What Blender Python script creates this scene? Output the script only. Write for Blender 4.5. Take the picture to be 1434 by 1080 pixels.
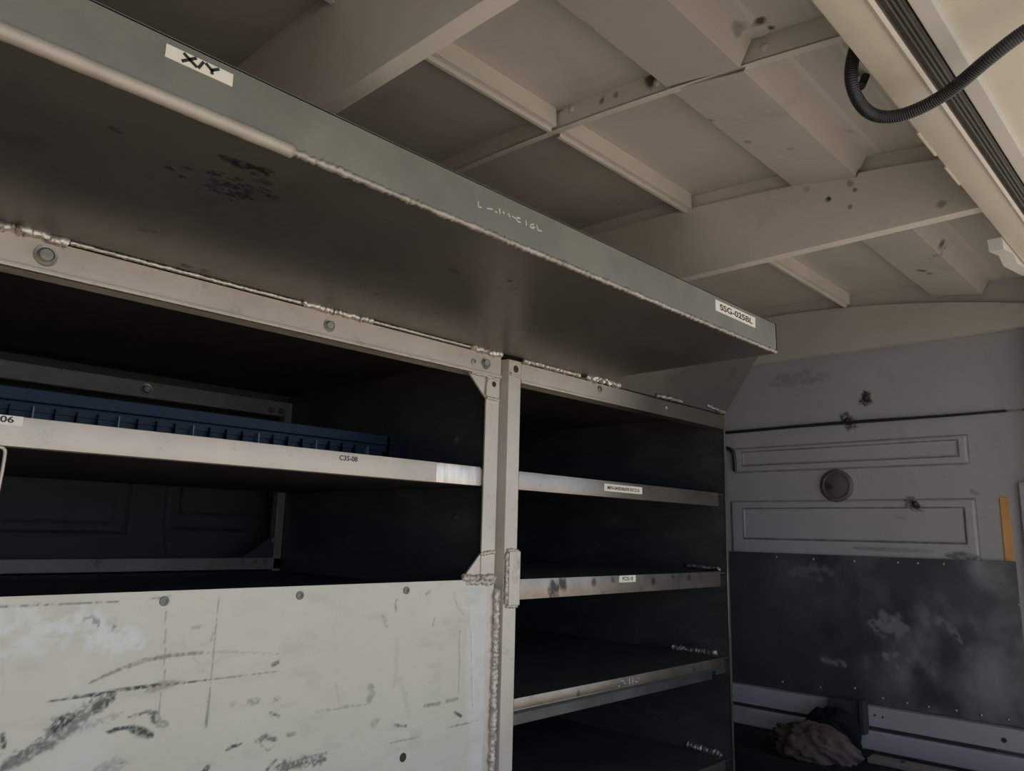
import bpy, bmesh, math, random
import numpy as np
from mathutils import Vector, Matrix

for o in list(bpy.data.objects):
    bpy.data.objects.remove(o)
C = bpy.context.scene.collection
S = bpy.context.scene

# ------------------------------------------------------------------ camera
# world frame: X runs along the shelving, Y across the body, Z up, camera at the origin
RC = np.array([[0.68836034, -0.72497413, 0.0239282],
               [0.15347349, 0.11332314, -0.98163321],
               [0.70894706, 0.67938971, 0.18927146]])
FPX = 1073.776
cd = bpy.data.cameras.new('camera')
cam = bpy.data.objects.new('camera', cd)
C.objects.link(cam)
cd.sensor_width = 36.0
cd.sensor_fit = 'HORIZONTAL'
cd.lens = FPX / 1434.0 * 36.0
cd.clip_start = 0.01
mw = Matrix.Identity(4)
for i in range(3):
    mw[i][0] = RC[0][i]
    mw[i][1] = -RC[1][i]
    mw[i][2] = -RC[2][i]
cam.matrix_world = mw
S.camera = cam

# ------------------------------------------------------------------ world, sun, exposure
S.view_settings.view_transform = 'Standard'
S.view_settings.look = 'None'
S.view_settings.gamma = 1.0
S.view_settings.use_curve_mapping = False
S.view_settings.exposure = 0.0
SKY_LOW, SKY_HIGH = 0.14, 2.0
S.cycles.max_bounces = 8
S.cycles.diffuse_bounces = 5
S.cycles.sample_clamp_indirect = 4.0

w = bpy.data.worlds.new('world')
S.world = w
w.use_nodes = True
wn = w.node_tree
wn.nodes.clear()
wo = wn.nodes.new('ShaderNodeOutputWorld')
wb = wn.nodes.new('ShaderNodeBackground')
tc = wn.nodes.new('ShaderNodeTexCoord')
sp = wn.nodes.new('ShaderNodeSeparateXYZ')
mr = wn.nodes.new('ShaderNodeMapRange')
cr = wn.nodes.new('ShaderNodeValToRGB')
wn.links.new(tc.outputs['Generated'], sp.inputs[0])
wn.links.new(sp.outputs['Z'], mr.inputs['Value'])
mr.inputs['From Min'].default_value = -0.1
mr.inputs['From Max'].default_value = 0.9
wn.links.new(mr.outputs[0], cr.inputs[0])
cr.color_ramp.elements[0].color = (0.70, 0.82, 0.95, 1)
cr.color_ramp.elements[1].color = (0.35, 0.58, 0.95, 1)
wn.links.new(cr.outputs[0], wb.inputs[0])
# the sky is much brighter around the sun's side than away from it
SUN_DIR = Vector((0.30, -0.62, 0.80)).normalized()
dt = wn.nodes.new('ShaderNodeVectorMath')
dt.operation = 'DOT_PRODUCT'
wn.links.new(tc.outputs['Generated'], dt.inputs[0])
dt.inputs[1].default_value = Vector((0.10, -0.96, 0.22)).normalized()
gl = wn.nodes.new('ShaderNodeMapRange')
gl.inputs['From Min'].default_value = -0.2
gl.inputs['From Max'].default_value = 1.0
gl.inputs['To Min'].default_value = SKY_LOW
gl.inputs['To Max'].default_value = SKY_HIGH
gl.interpolation_type = 'SMOOTHSTEP'
wn.links.new(dt.outputs['Value'], gl.inputs['Value'])
wn.links.new(gl.outputs[0], wb.inputs[1])
wn.links.new(wb.outputs[0], wo.inputs[0])

sd = bpy.data.lights.new('sun', 'SUN')
sun = bpy.data.objects.new('sun', sd)
C.objects.link(sun)
sd.energy = 9.5
sd.angle = 0.02
sd.color = (1.0, 0.92, 0.80)
sun.rotation_euler = SUN_DIR.to_track_quat('Z', 'Y').to_euler()

# ------------------------------------------------------------------ helpers
rng = random.Random(7)


def ray(px, py):
    v = np.array([(px - 717.0) / FPX, (py - 540.0) / FPX, 1.0])
    return RC.T @ v


def onY(px, py, Y):
    v = ray(px, py)
    return v * (Y / v[1])


def onX(px, py, X):
    v = ray(px, py)
    return v * (X / v[0])


def onZ(px, py, Z):
    v = ray(px, py)
    return v * (Z / v[2])


WP = {}        # world position of every object's origin


def place(o, loc, parent=None):
    loc = Vector(loc)
    WP[o.name] = loc
    if parent is not None:
        o.parent = parent
        o.location = loc - WP[parent.name]
    else:
        o.location = loc
    return o


def thing(name, label, cat, loc, group=None):
    o = bpy.data.objects.new(name, None)
    o.empty_display_size = 0.05
    C.objects.link(o)
    place(o, loc)
    o['label'] = label
    o['category'] = cat
    if group:
        o['group'] = group
    return o


def tag(o, label, cat, group=None):
    o['label'] = label
    o['category'] = cat
    if group:
        o['group'] = group
    return o


def struct(o):
    o['kind'] = 'structure'
    return o


class MB:
    """collects solids in world coordinates and links them as one mesh"""

    def __init__(self):
        self.bm = bmesh.new()

    def add(self, verts, faces):
        vs = [self.bm.verts.new(v) for v in verts]
        out = []
        for f in faces:
            try:
                out.append(self.bm.faces.new([vs[i] for i in f]))
            except ValueError:
                pass
        return vs, out

    def box(self, x0, x1, y0, y1, z0, z1, bev=0.0):
        v = [(x0, y0, z0), (x1, y0, z0), (x1, y1, z0), (x0, y1, z0), (x0, y0, z1), (x1, y0, z1), (x1, y1, z1), (x0, y1, z1)]
        f = [(3, 2, 1, 0), (4, 5, 6, 7), (0, 1, 5, 4), (1, 2, 6, 5), (2, 3, 7, 6), (3, 0, 4, 7)]
        vs, fs = self.add(v, f)
        if bev:
            es = set(e for fc in fs for e in fc.edges)
            bmesh.ops.bevel(self.bm, geom=list(es), offset=bev, segments=2, affect='EDGES', profile=0.6)
        return self

    def prism(self, poly, axis, a, b, bev=0.0):
        """poly: 2D points in the two other axes (in xyz order), extruded along axis from a to b"""
        n = len(poly)

        def P(p, t):
            q = list(p)
            q.insert(axis, t)
            return q
        v = [P(p, a) for p in poly] + [P(p, b) for p in poly]
        f = [tuple(range(n)), tuple(range(2 * n - 1, n - 1, -1))]
        for i in range(n):
            j = (i + 1) % n
            f.append((j, i, n + i, n + j))
        vs, fs = self.add(v, f)
        bmesh.ops.recalc_face_normals(self.bm, faces=fs)
        if bev:
            es = set(e for fc in fs for e in fc.edges)
            bmesh.ops.bevel(self.bm, geom=list(es), offset=bev, segments=2, affect='EDGES', profile=0.6)
        return self

    def tube(self, pts, rad, seg=10, cap=True):
        """round tube along points; rad number or list"""
        pts = [Vector(p) for p in pts]
        n = len(pts)
        if not isinstance(rad, (list, tuple)):
            rad = [rad] * n
        up = Vector((0, 0, 1))
        t0 = (pts[1] - pts[0]).normalized()
        if abs(t0.dot(up)) > 0.9:
            up = Vector((0, 1, 0))
        u = t0.cross(up).normalized()
        rings = []
        for i in range(n):
            t = (pts[min(i + 1, n - 1)] - pts[max(i - 1, 0)]).normalized()
            u = (u - t * u.dot(t)).normalized()
            v = t.cross(u)
            rings.append([self.bm.verts.new(pts[i] + (u * math.cos(k * 2 * math.pi / seg) + v * math.sin(k * 2 * math.pi / seg)) * rad[i]) for k in range(seg)])
        for i in range(n - 1):
            for k in range(seg):
                f = self.bm.faces.new([rings[i][k], rings[i][(k + 1) % seg], rings[i + 1][(k + 1) % seg], rings[i + 1][k]])
                f.smooth = True
        if cap:
            self.bm.faces.new(rings[0][::-1])
            self.bm.faces.new(rings[-1])
        return self

    def lathe(self, prof, origin, axis, seg=20):
        """profile [(r, h)] turned about the axis vector from origin"""
        a = Vector(axis).normalized()
        up = Vector((0, 0, 1)) if abs(a.z) < 0.9 else Vector((1, 0, 0))
        u = a.cross(up).normalized()
        v = a.cross(u)
        o = Vector(origin)
        rings = []
        for r, h in prof:
            if r < 1e-6:
                rings.append([self.bm.verts.new(o + a * h)])
            else:
                rings.append([self.bm.verts.new(o + a * h + (u * math.cos(k * 2 * math.pi / seg) + v * math.sin(k * 2 * math.pi / seg)) * r) for k in range(seg)])
        for i in range(len(rings) - 1):
            A, B = rings[i], rings[i + 1]
            for k in range(seg):
                k2 = (k + 1) % seg
                if len(A) == 1 and len(B) == 1:
                    continue
                if len(A) == 1:
                    self.bm.faces.new([A[0], B[k2], B[k]])
                elif len(B) == 1:
                    self.bm.faces.new([A[k], A[k2], B[0]])
                else:
                    self.bm.faces.new([A[k], A[k2], B[k2], B[k]])
        return self

    def build(self, name, mat, parent=None, origin=None, smooth=None):
        bm = self.bm
        bmesh.ops.recalc_face_normals(bm, faces=bm.faces[:])
        me = bpy.data.meshes.new(name)
        o = bpy.data.objects.new(name, me)
        C.objects.link(o)
        org = Vector(origin) if origin is not None else (Vector((0, 0, 0)))
        if origin is not None:
            for v in bm.verts:
                v.co -= org
        bm.to_mesh(me)
        bm.free()
        if smooth is not None:
            for p in me.polygons:
                p.use_smooth = True
            if hasattr(me, 'set_sharp_from_angle'):
                me.set_sharp_from_angle(angle=math.radians(smooth))
        if mat:
            me.materials.append(mat)
        place(o, org, parent)
        return o


def weld_points(a, b, step=0.0035, jit=0.0012):
    a = Vector(a)
    b = Vector(b)
    n = max(3, int((b - a).length / step))
    P, R = [], []
    for i in range(n + 1):
        p = a.lerp(b, i / n)
        p += Vector((rng.uniform(-jit, jit) * 0.4, rng.uniform(-jit, jit), rng.uniform(-jit, jit)))
        P.append(p)
        R.append(1.0 + 0.22 * math.sin(i * 2.1) + rng.uniform(-0.2, 0.25))
    R[0] *= 0.5
    R[-1] *= 0.5
    return P, R


def weld_part(a, b, r, jit, m, parent):
    P, R = weld_points(a, b, step=0.0026, jit=jit)
    mb = MB()
    mb.tube(P, [r * k for k in R], seg=8)
    return mb.build('weld_bead', m, parent, smooth=80)


# value noise for stains kept in a mesh attribute
def vnoise(x, y, seed=0):
    xi = np.floor(x).astype(np.int64)
    yi = np.floor(y).astype(np.int64)
    fx = x - xi
    fy = y - yi
    fx = fx * fx * (3 - 2 * fx)
    fy = fy * fy * (3 - 2 * fy)

    def h(a, b):
        n = (a * 374761393 + b * 668265263 + seed * 974711) & 0x7fffffff
        n = ((n ^ (n >> 13)) * 1274126177) & 0x7fffffff
        return ((n ^ (n >> 16)) & 0xffff) / 65535.0
    return (h(xi, yi) * (1 - fx) + h(xi + 1, yi) * fx) * (1 - fy) + (h(xi, yi + 1) * (1 - fx) + h(xi + 1, yi + 1) * fx) * fy


def fbm(x, y, seed=0, o=4):
    s = 0
    a = 0.5
    for i in range(o):
        s = s + a * vnoise(x * 2 ** i, y * 2 ** i, seed + i)
        a *= 0.5
    return s / (1 - 0.5 ** o)


def stroke(U, V, pts, wd, *args, **kw):
    """stain strength of a polyline, worked out only close to it"""
    out = np.zeros(U.shape)
    m = wd * 1.6 + 0.004
    px = [p[0] for p in pts]
    py = [p[1] for p in pts]
    sel = (U > min(px) - m) & (U < max(px) + m) & (V > min(py) - m) & (V < max(py) + m)
    if sel.any():
        out[sel] = stroke_core(U[sel], V[sel], pts, wd, *args, **kw)
    return out


def stroke_core(U, V, pts, wd, amp, rag=0.6, seed=1, fade=True, ns=140.0):
    """distance field of a polyline in the sheet's own plane -> stain strength"""
    best = np.full(U.shape, 1e9)
    par = np.zeros(U.shape)
    n = len(pts) - 1
    for i in range(n):
        ax, ay = pts[i]
        bx, by = pts[i + 1]
        dx, dy = bx - ax, by - ay
        L = dx * dx + dy * dy + 1e-12
        t = np.clip(((U - ax) * dx + (V - ay) * dy) / L, 0, 1)
        d = np.hypot(U - ax - t * dx, V - ay - t * dy)
        m = d < best
        best[m] = d[m]
        par[m] = ((i + t) / n)[m]
    nz = fbm(U * ns, V * ns, seed)
    wloc = wd * 0.5
    if fade:
        wloc = wloc * (0.35 + 0.65 * np.sin(np.clip(par, 0, 1) * math.pi) ** 0.5)
    k = np.clip(1.15 - best / (wloc * (1 - rag + 2 * rag * nz) + 1e-6), 0, 1)
    k = np.clip(k * 2.0, 0, 1)
    tex = fbm(U * ns * 1.7, V * ns * 1.7, seed + 9)
    return amp * k * np.clip(1 - rag * 1.1 + rag * 3.4 * np.clip(tex - 0.30, 0, 1) * 1.6, 0, 1.15)


def grid_sheet(name, fu, u0, u1, v0, v1, du, mat, attrs, thick, parent=None, normal_out=(0, -1, 0)):
    """dense sheet with thickness: fu(U, V) -> xyz arrays; attrs {name: fn(U, V)}"""
    nu = int((u1 - u0) / du) + 1
    nv = int((v1 - v0) / du) + 1
    U, V = np.meshgrid(np.linspace(u0, u1, nu), np.linspace(v0, v1, nv), indexing='ij')
    X, Y, Z = fu(U, V)
    front = np.stack([X, Y, Z], -1).reshape(-1, 3)
    no = np.array(normal_out, float)
    idx = np.arange(nu * nv).reshape(nu, nv)
    a, b, c, d = idx[:-1, :-1].ravel(), idx[1:, :-1].ravel(), idx[1:, 1:].ravel(), idx[:-1, 1:].ravel()
    quads = np.stack([a, b, c, d], 1)
    # back: only the border, closed by one face each side
    border = np.concatenate([idx[:, 0], idx[-1, 1:], idx[-2::-1, -1], idx[0, -2:0:-1]])
    nb = len(border)
    back = front[border] - no * thick
    verts = np.concatenate([front, back])
    nf = len(front)
    faces = quads.tolist()
    for i in range(nb):
        j = (i + 1) % nb
        faces.append([int(border[j]), int(border[i]), nf + i, nf + j])
    faces.append([nf + i for i in range(nb)])
    me = bpy.data.meshes.new(name)
    me.from_pydata(verts.tolist(), [], faces)
    for k, fn in attrs.items():
        val = np.clip(fn(U, V), 0, 1).reshape(-1)
        full = np.concatenate([val, val[border]]).astype(np.float32)
        at = me.attributes.new(k, 'FLOAT', 'POINT')
        at.data.foreach_set('value', full)
    bm = bmesh.new()
    bm.from_mesh(me)
    bmesh.ops.recalc_face_normals(bm, faces=bm.faces[:])
    bm.to_mesh(me)
    bm.free()
    me.materials.append(mat)
    o = bpy.data.objects.new(name, me)
    C.objects.link(o)
    place(o, (0, 0, 0), parent)
    return o


# ------------------------------------------------------------------ materials
def mat(name, col, rough=0.5, metal=0.0, var=0.15, vscale=6.0, stain=None, stain_amt=0.0, stain_scale=14.0, bump=0.0, bscale=60.0,
        stretch=(1, 1, 1), grime_and_shade=None, pale=None, spots=None, spot_col=(0.02, 0.018, 0.015), spec=0.5, warm=None, wear=None):
    m = bpy.data.materials.new(name)
    m.use_nodes = True
    nt = m.node_tree
    nt.nodes.clear()
    N = nt.nodes.new
    L = nt.links.new
    out = N('ShaderNodeOutputMaterial')
    bs = N('ShaderNodeBsdfPrincipled')
    L(bs.outputs[0], out.inputs[0])
    bs.inputs['Roughness'].default_value = rough
    bs.inputs['Metallic'].default_value = metal
    bs.inputs['Specular IOR Level'].default_value = spec
    geo = N('ShaderNodeNewGeometry')
    mp = N('ShaderNodeMapping')
    mp.inputs['Scale'].default_value = stretch
    L(geo.outputs['Position'], mp.inputs['Vector'])
    n1 = N('ShaderNodeTexNoise')
    n1.inputs['Scale'].default_value = vscale
    n1.inputs['Detail'].default_value = 6
    n1.inputs['Roughness'].default_value = 0.6
    L(mp.outputs[0], n1.inputs['Vector'])
    r1 = N('ShaderNodeMapRange')
    r1.inputs['From Min'].default_value = 0.3
    r1.inputs['From Max'].default_value = 0.7
    r1.inputs['To Min'].default_value = 1 - var
    r1.inputs['To Max'].default_value = 1 + var
    L(n1.outputs['Fac'], r1.inputs['Value'])
    mul = N('ShaderNodeMix')
    mul.data_type = 'RGBA'
    mul.blend_type = 'MULTIPLY'
    mul.inputs[0].default_value = 1.0
    mul.inputs[6].default_value = (*col, 1)
    L(r1.outputs[0], mul.inputs[7])
    cur = mul.outputs[2]

    def mixin(fac_socket, color):
        nonlocal cur
        mx = N('ShaderNodeMix')
        mx.data_type = 'RGBA'
        L(fac_socket, mx.inputs[0])
        L(cur, mx.inputs[6])
        mx.inputs[7].default_value = (*color, 1)
        cur = mx.outputs[2]
    if warm is not None:
        nw = N('ShaderNodeTexNoise')
        nw.inputs['Scale'].default_value = warm[1]
        nw.inputs['Detail'].default_value = 3
        L(geo.outputs['Position'], nw.inputs['Vector'])
        rw = N('ShaderNodeMapRange')
        rw.inputs['From Min'].default_value = 0.45
        rw.inputs['From Max'].default_value = 0.75
        rw.inputs['To Max'].default_value = warm[2]
        L(nw.outputs['Fac'], rw.inputs['Value'])
        mixin(rw.outputs[0], warm[0])
    if stain is not None:
        n2 = N('ShaderNodeTexNoise')
        n2.inputs['Scale'].default_value = stain_scale
        n2.inputs['Detail'].default_value = 9
        n2.inputs['Roughness'].default_value = 0.72
        L(mp.outputs[0], n2.inputs['Vector'])
        r2 = N('ShaderNodeMapRange')
        r2.inputs['From Min'].default_value = 0.56
        r2.inputs['From Max'].default_value = 0.74
        r2.inputs['To Max'].default_value = stain_amt
        L(n2.outputs['Fac'], r2.inputs['Value'])
        mixin(r2.outputs[0], stain)
    if wear is not None:      # paint worn through to bare metal from wear[0] to wear[1] along X
        sx = N('ShaderNodeSeparateXYZ')
        L(geo.outputs['Position'], sx.inputs[0])
        wx = N('ShaderNodeMath')
        wx.operation = 'MULTIPLY_ADD'
        L(n1.outputs['Fac'], wx.inputs[0])
        wx.inputs[1].default_value = 0.30
        L(sx.outputs['X'], wx.inputs[2])
        wr = N('ShaderNodeMapRange')
        wr.inputs['From Min'].default_value = wear[0] + 0.15
        wr.inputs['From Max'].default_value = wear[1] + 0.15
        L(wx.outputs[0], wr.inputs['Value'])
        mixin(wr.outputs[0], wear[2])
        wm = N('ShaderNodeMapRange')
        wm.inputs['From Min'].default_value = 0.0
        wm.inputs['To Max'].default_value = wear[3]
        wm.inputs['To Min'].default_value = metal
        L(wr.outputs[0], wm.inputs['Value'])
        L(wm.outputs[0], bs.inputs['Metallic'])
    if spots:
        acc = None
        nd = N('ShaderNodeTexNoise')
        nd.inputs['Scale'].default_value = 70
        nd.inputs['Detail'].default_value = 6
        L(geo.outputs['Position'], nd.inputs['Vector'])
        for (p, r, s) in spots:
            vd = N('ShaderNodeVectorMath')
            vd.operation = 'DISTANCE'
            L(geo.outputs['Position'], vd.inputs[0])
            vd.inputs[1].default_value = p
            ad = N('ShaderNodeMath')
            ad.operation = 'MULTIPLY_ADD'
            L(nd.outputs['Fac'], ad.inputs[0])
            ad.inputs[1].default_value = -r * 2.2
            L(vd.outputs['Value'], ad.inputs[2])
            rg = N('ShaderNodeMapRange')
            rg.inputs['From Min'].default_value = r * 0.25
            rg.inputs['From Max'].default_value = -r * 0.5
            rg.inputs['To Min'].default_value = 0
            rg.inputs['To Max'].default_value = s
            L(ad.outputs[0], rg.inputs['Value'])
            if acc is None:
                acc = rg.outputs[0]
            else:
                mm = N('ShaderNodeMath')
                mm.operation = 'MAXIMUM'
                L(acc, mm.inputs[0])
                L(rg.outputs[0], mm.inputs[1])
                acc = mm.outputs[0]
        mixin(acc, spot_col)
    if pale is not None:
        at = N('ShaderNodeAttribute')
        at.attribute_name = 'pale'
        mixin(at.outputs['Fac'], pale)
    if grime_and_shade is not None:
        at = N('ShaderNodeAttribute')
        at.attribute_name = 'grime_and_shade'
        mixin(at.outputs['Fac'], grime_and_shade)
    L(cur, bs.inputs['Base Color'])
    if bump:
        nb = N('ShaderNodeTexNoise')
        nb.inputs['Scale'].default_value = bscale
        nb.inputs['Detail'].default_value = 4
        L(mp.outputs[0], nb.inputs['Vector'])
        bp = N('ShaderNodeBump')
        bp.inputs['Strength'].default_value = bump
        bp.inputs['Distance'].default_value = 0.002
        L(nb.outputs['Fac'], bp.inputs['Height'])
        L(bp.outputs[0], bs.inputs['Normal'])
    # roughness breaks up with the same noise
    rr = N('ShaderNodeMapRange')
    rr.inputs['To Min'].default_value = max(0.05, rough - 0.1)
    rr.inputs['To Max'].default_value = min(1.0, rough + 0.1)
    L(n1.outputs['Fac'], rr.inputs['Value'])
    L(rr.outputs[0], bs.inputs['Roughness'])
    return m


M = {}
M['rack'] = mat('worn_cream_metal', (0.53, 0.462, 0.383), 0.42, 0.25, 0.12, 9, (0.16, 0.12, 0.09), 0.55, 26, 0.12, 90)
M['rack_bare'] = mat('bare_aluminium_edge', (0.27, 0.232, 0.195), 0.31, 0.92, 0.2, 12, (0.07, 0.055, 0.05), 0.7, 24, 0.1, 90)
M['rack_dull'] = mat('dull_aluminium_edge', (0.25, 0.215, 0.178), 0.33, 0.8, 0.25, 12, (0.035, 0.03, 0.028), 0.8, 20, 0.1, 90,
                    spots=[(tuple(map(float, onY(px, py, 1.0))), r, a_) for px, py, r, a_ in ((776, 824, 0.016, 0.9), (788, 818, 0.013, 0.9), (831, 816, 0.008, 0.7), (858, 812, 0.006, 0.6), (915, 815, 0.008, 0.7), (942, 808, 0.006, 0.7), (965, 809, 0.008, 0.6), (810, 971, 0.006, 0.6), (972, 938, 0.007, 0.5))])
M['panel'] = mat('cream_riveted_sheet', (0.54, 0.505, 0.405), 0.48, 0.15, 0.05, 4, (0.36, 0.33, 0.27), 0.35, 30, 0.05, 120, grime_and_shade=(0.045, 0.045, 0.042), pale=(0.62, 0.60, 0.56))
M['inner'] = mat('shade_dark_inner_sheet', (0.035, 0.034, 0.032), 0.55, 0.3, 0.25, 7, (0.09, 0.085, 0.08), 0.4, 18)  # near-black base puts the unlit rack interior into the colour
M['shelf_top'] = mat('dirty_shaded_shelf_sheet', (0.055, 0.053, 0.05), 0.5, 0.35, 0.25, 7, (0.02, 0.02, 0.02), 0.5, 18)  # base darkened for the unlit shelves, on top of the dirt
M['galv'] = mat('galvanised_grey_sheet', (0.205, 0.198, 0.162), 0.48, 0.3, 0.14, 9, (0.29, 0.262, 0.215), 0.5, 11, 0.05, 80)
M['under'] = mat('dark_brushed_sheet', (0.140, 0.122, 0.112), 0.36, 0.55, 0.25, 3.5, (0.055, 0.048, 0.045), 0.6, 9, 0.0, 60, grime_and_shade=(0.008, 0.007, 0.006), warm=((0.18, 0.145, 0.122), 5, 0.4))
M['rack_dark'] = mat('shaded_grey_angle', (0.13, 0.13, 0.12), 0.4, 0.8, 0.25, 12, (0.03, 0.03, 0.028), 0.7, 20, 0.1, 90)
M['rack_dirty'] = mat('sooty_rear_rail', (0.20, 0.19, 0.15), 0.55, 0.1, 0.2, 9, (0.03, 0.028, 0.024), 0.9, 16, 0.1, 90)
M['bare_bright'] = mat('streaky_bare_metal', (0.60, 0.51, 0.44), 0.3, 0.8, 0.3, 14, (0.16, 0.12, 0.10), 0.6, 12, 0.1, 90, stretch=(5, 5, 0.7))
M['lip'] = mat('cream_rolled_lip', (0.40, 0.345, 0.285), 0.5, 0.2, 0.15, 12, (0.14, 0.11, 0.09), 0.6, 22, 0.1, 90)
M['lip_worn'] = mat('worn_ragged_lip', (0.34, 0.295, 0.25), 0.42, 0.4, 0.3, 40, (0.05, 0.042, 0.036), 0.8, 45, 0.3, 160)
M['rail_worn'] = mat('cream_rail_worn_to_metal', (0.53, 0.462, 0.383), 0.34, 0.2, 0.12, 14, (0.12, 0.09, 0.07), 0.5, 26, 0.1, 90, wear=(1.24, 1.50, (0.25, 0.215, 0.185), 0.92))
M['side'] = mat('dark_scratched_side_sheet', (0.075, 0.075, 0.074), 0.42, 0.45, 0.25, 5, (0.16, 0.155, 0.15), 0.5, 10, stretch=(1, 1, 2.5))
M['rivet'] = mat('dull_rivet', (0.16, 0.15, 0.13), 0.45, 0.5, 0.2, 80)
M['weld'] = mat('bright_weld_metal', (0.62, 0.57, 0.50), 0.35, 0.7, 0.2, 60, (0.14, 0.11, 0.08), 0.6, 90, 0.5, 260)
M['weld_dull'] = mat('grey_weld_metal', (0.30, 0.29, 0.28), 0.4, 0.6, 0.25, 60, (0.08, 0.07, 0.06), 0.6, 90, 0.5, 260)
M['bolt'] = mat('zinc_bolt', (0.36, 0.34, 0.29), 0.35, 0.75, 0.2, 80)
M['bolt_hole'] = mat('dark_rusty_recess', (0.05, 0.032, 0.022), 0.7, 0.2, 0.3, 90)
M['paint'] = mat('white_painted_panel', (0.50, 0.475, 0.44), 0.55, 0.0, 0.06, 3, (0.30, 0.27, 0.23), 0.35, 9)
M['wallp'] = mat('grey_white_wall_paint', (0.325, 0.322, 0.336), 0.55, 0.0, 0.07, 3, (0.16, 0.155, 0.155), 0.4, 10, grime_and_shade=(0.012, 0.012, 0.014))
M['wallshade'] = mat('shaded_grey_wall_paint', (0.052, 0.054, 0.047), 0.65, 0.0, 0.1, 3, (0.03, 0.03, 0.028), 0.4, 10, grime_and_shade=(0.004, 0.004, 0.004), spec=0.3)  # much darker base than the end wall, holding the deep shade behind the rack
M['header'] = mat('cream_door_frame_paint', (0.50, 0.445, 0.38), 0.5, 0.0, 0.05, 5, (0.36, 0.31, 0.25), 0.3, 14)
M['rubber'] = mat('black_rubber', (0.042, 0.039, 0.034), 0.6, 0.0, 0.3, 20, (0.12, 0.10, 0.085), 0.35, 16)
M['conduit'] = mat('black_ribbed_plastic', (0.012, 0.014, 0.016), 0.45, 0.0, 0.2, 30)
M['kick'] = mat('dark_scuffed_sheet', (0.045, 0.049, 0.056), 0.55, 0.25, 0.3, 6, (0.03, 0.032, 0.036), 0.6, 7, pale=(0.26, 0.265, 0.285))
M['blue'] = mat('blue_plastic', (0.005, 0.0165, 0.040), 0.5, 0.0, 0.12, 12, spec=0.3)
M['blue_dark'] = mat('deep_blue_plastic', (0.002, 0.007, 0.022), 0.55, 0.0, 0.1, 12, spec=0.3)
M['clear'] = mat('pale_divider_plastic', (0.13, 0.16, 0.21), 0.35, 0.0, 0.1, 12)
M['sticker'] = mat('cream_sticker', (0.74, 0.69, 0.59), 0.55, 0.0, 0.05, 40, (0.4, 0.36, 0.3), 0.2, 60)
M['sticker_old'] = mat('yellowed_sticker', (0.72, 0.67, 0.55), 0.55, 0.0, 0.05, 40)
M['ink'] = mat('black_ink', (0.02, 0.018, 0.016), 0.6, 0.0, 0.1, 40)
M['residue'] = mat('pale_letter_residue', (0.58, 0.56, 0.50), 0.6, 0.0, 0.25, 120)
M['orange'] = mat('orange_reflector_tape', (0.55, 0.29, 0.11), 0.4, 0.0, 0.15, 20, (0.30, 0.15, 0.06), 0.5, 30)
M['floor'] = mat('dark_floor_sheet', (0.012, 0.012, 0.0125), 0.8, 0.1, 0.3, 6, (0.03, 0.028, 0.027), 0.6, 12, spec=0.2)
M['rag'] = mat('grey_brown_cloth', (0.075, 0.058, 0.052), 0.9, 0.0, 0.35, 16, (0.02, 0.018, 0.018), 0.7, 24, 0.6, 160, spec=0.1)
M['bag'] = mat('black_bag_plastic', (0.006, 0.006, 0.007), 0.8, 0.0, 0.3, 12, spec=0.15)
M['strip'] = mat('brown_grey_flat_bar', (0.20, 0.175, 0.16), 0.55, 0.3, 0.2, 14, (0.06, 0.05, 0.045), 0.6, 26)
M['cap'] = mat('grey_plastic_cap', (0.085, 0.083, 0.08), 0.5, 0.0, 0.15, 30)
M['dark'] = mat('sooty_fastener_and_shade', (0.03, 0.03, 0.032), 0.7, 0.2, 0.3, 40)  # also colours the strips that stand in for shade
M['ground'] = mat('sandy_yard_ground', (0.46, 0.41, 0.345), 0.9, 0.0, 0.2, 1.2, (0.30, 0.26, 0.2), 0.4, 3)

SX0, SX1 = -0.55, 2.20         # rear and front ends of the body
YN, YF = 0.21, 1.87            # near (open) side and far side
ZF = -0.60                     # body floor
ZP = -0.52                     # raised dark plinth along the end wall


def zroof(Y):
    d = np.asarray(Y) - 1.05
    return 0.700 - 0.09 * d ** 2


def zbow(Y):
    d = np.asarray(Y) - 1.05
    return 0.669 - 0.095 * d ** 2


def zbow_front(Y):
    d = np.asarray(Y) - 1.05
    return 0.667 - 0.165 * d ** 2


# ------------------------------------------------------------------ setting: ground, floor, walls, roof
g = MB()
g.box(-14, 14, -14, 14, -1.66, -1.60)
struct(g.build('ground', M['ground']))
g = MB()
g.box(SX0, SX1 + 0.03, YN - 0.02, YF + 0.02, ZF - 0.05, ZF)
fl = struct(g.build('floor', M['floor']))
g = MB()
g.box(1.90, 2.149, YN + 0.01, YF - 0.01, ZF, ZP, 0.004)
g.build('raised_step', M['floor'], fl)


def rect_pts(l, r, b, t):
    return [(l, b), (r, b), (r, t), (l, t), (l, b)]


def ring_height(U, V, l, r, b, t, wd, h):
    """raised pressed rectangle with sloped edges"""
    d = np.minimum(np.minimum(U - l, r - U), np.minimum(V - b, t - V))
    return h * np.clip(d / wd, 0, 1)


def front_wall(U, V):          # U along Y, V along Z
    h = ring_height(U, V, 0.502, 1.145, 0.201, 0.275, 0.006, 0.003)
    h = h - ring_height(U, V, 0.522, 1.118, 0.221, 0.262, 0.006, 0.0025)
    h = h + ring_height(U, V, 0.496, 1.160, -0.06, 0.113, 0.006, 0.003)
    h = h - ring_height(U, V, 0.520, 1.120, 0.002, 0.091, 0.006, 0.0025)
    return SX1 - h, U, V


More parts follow.
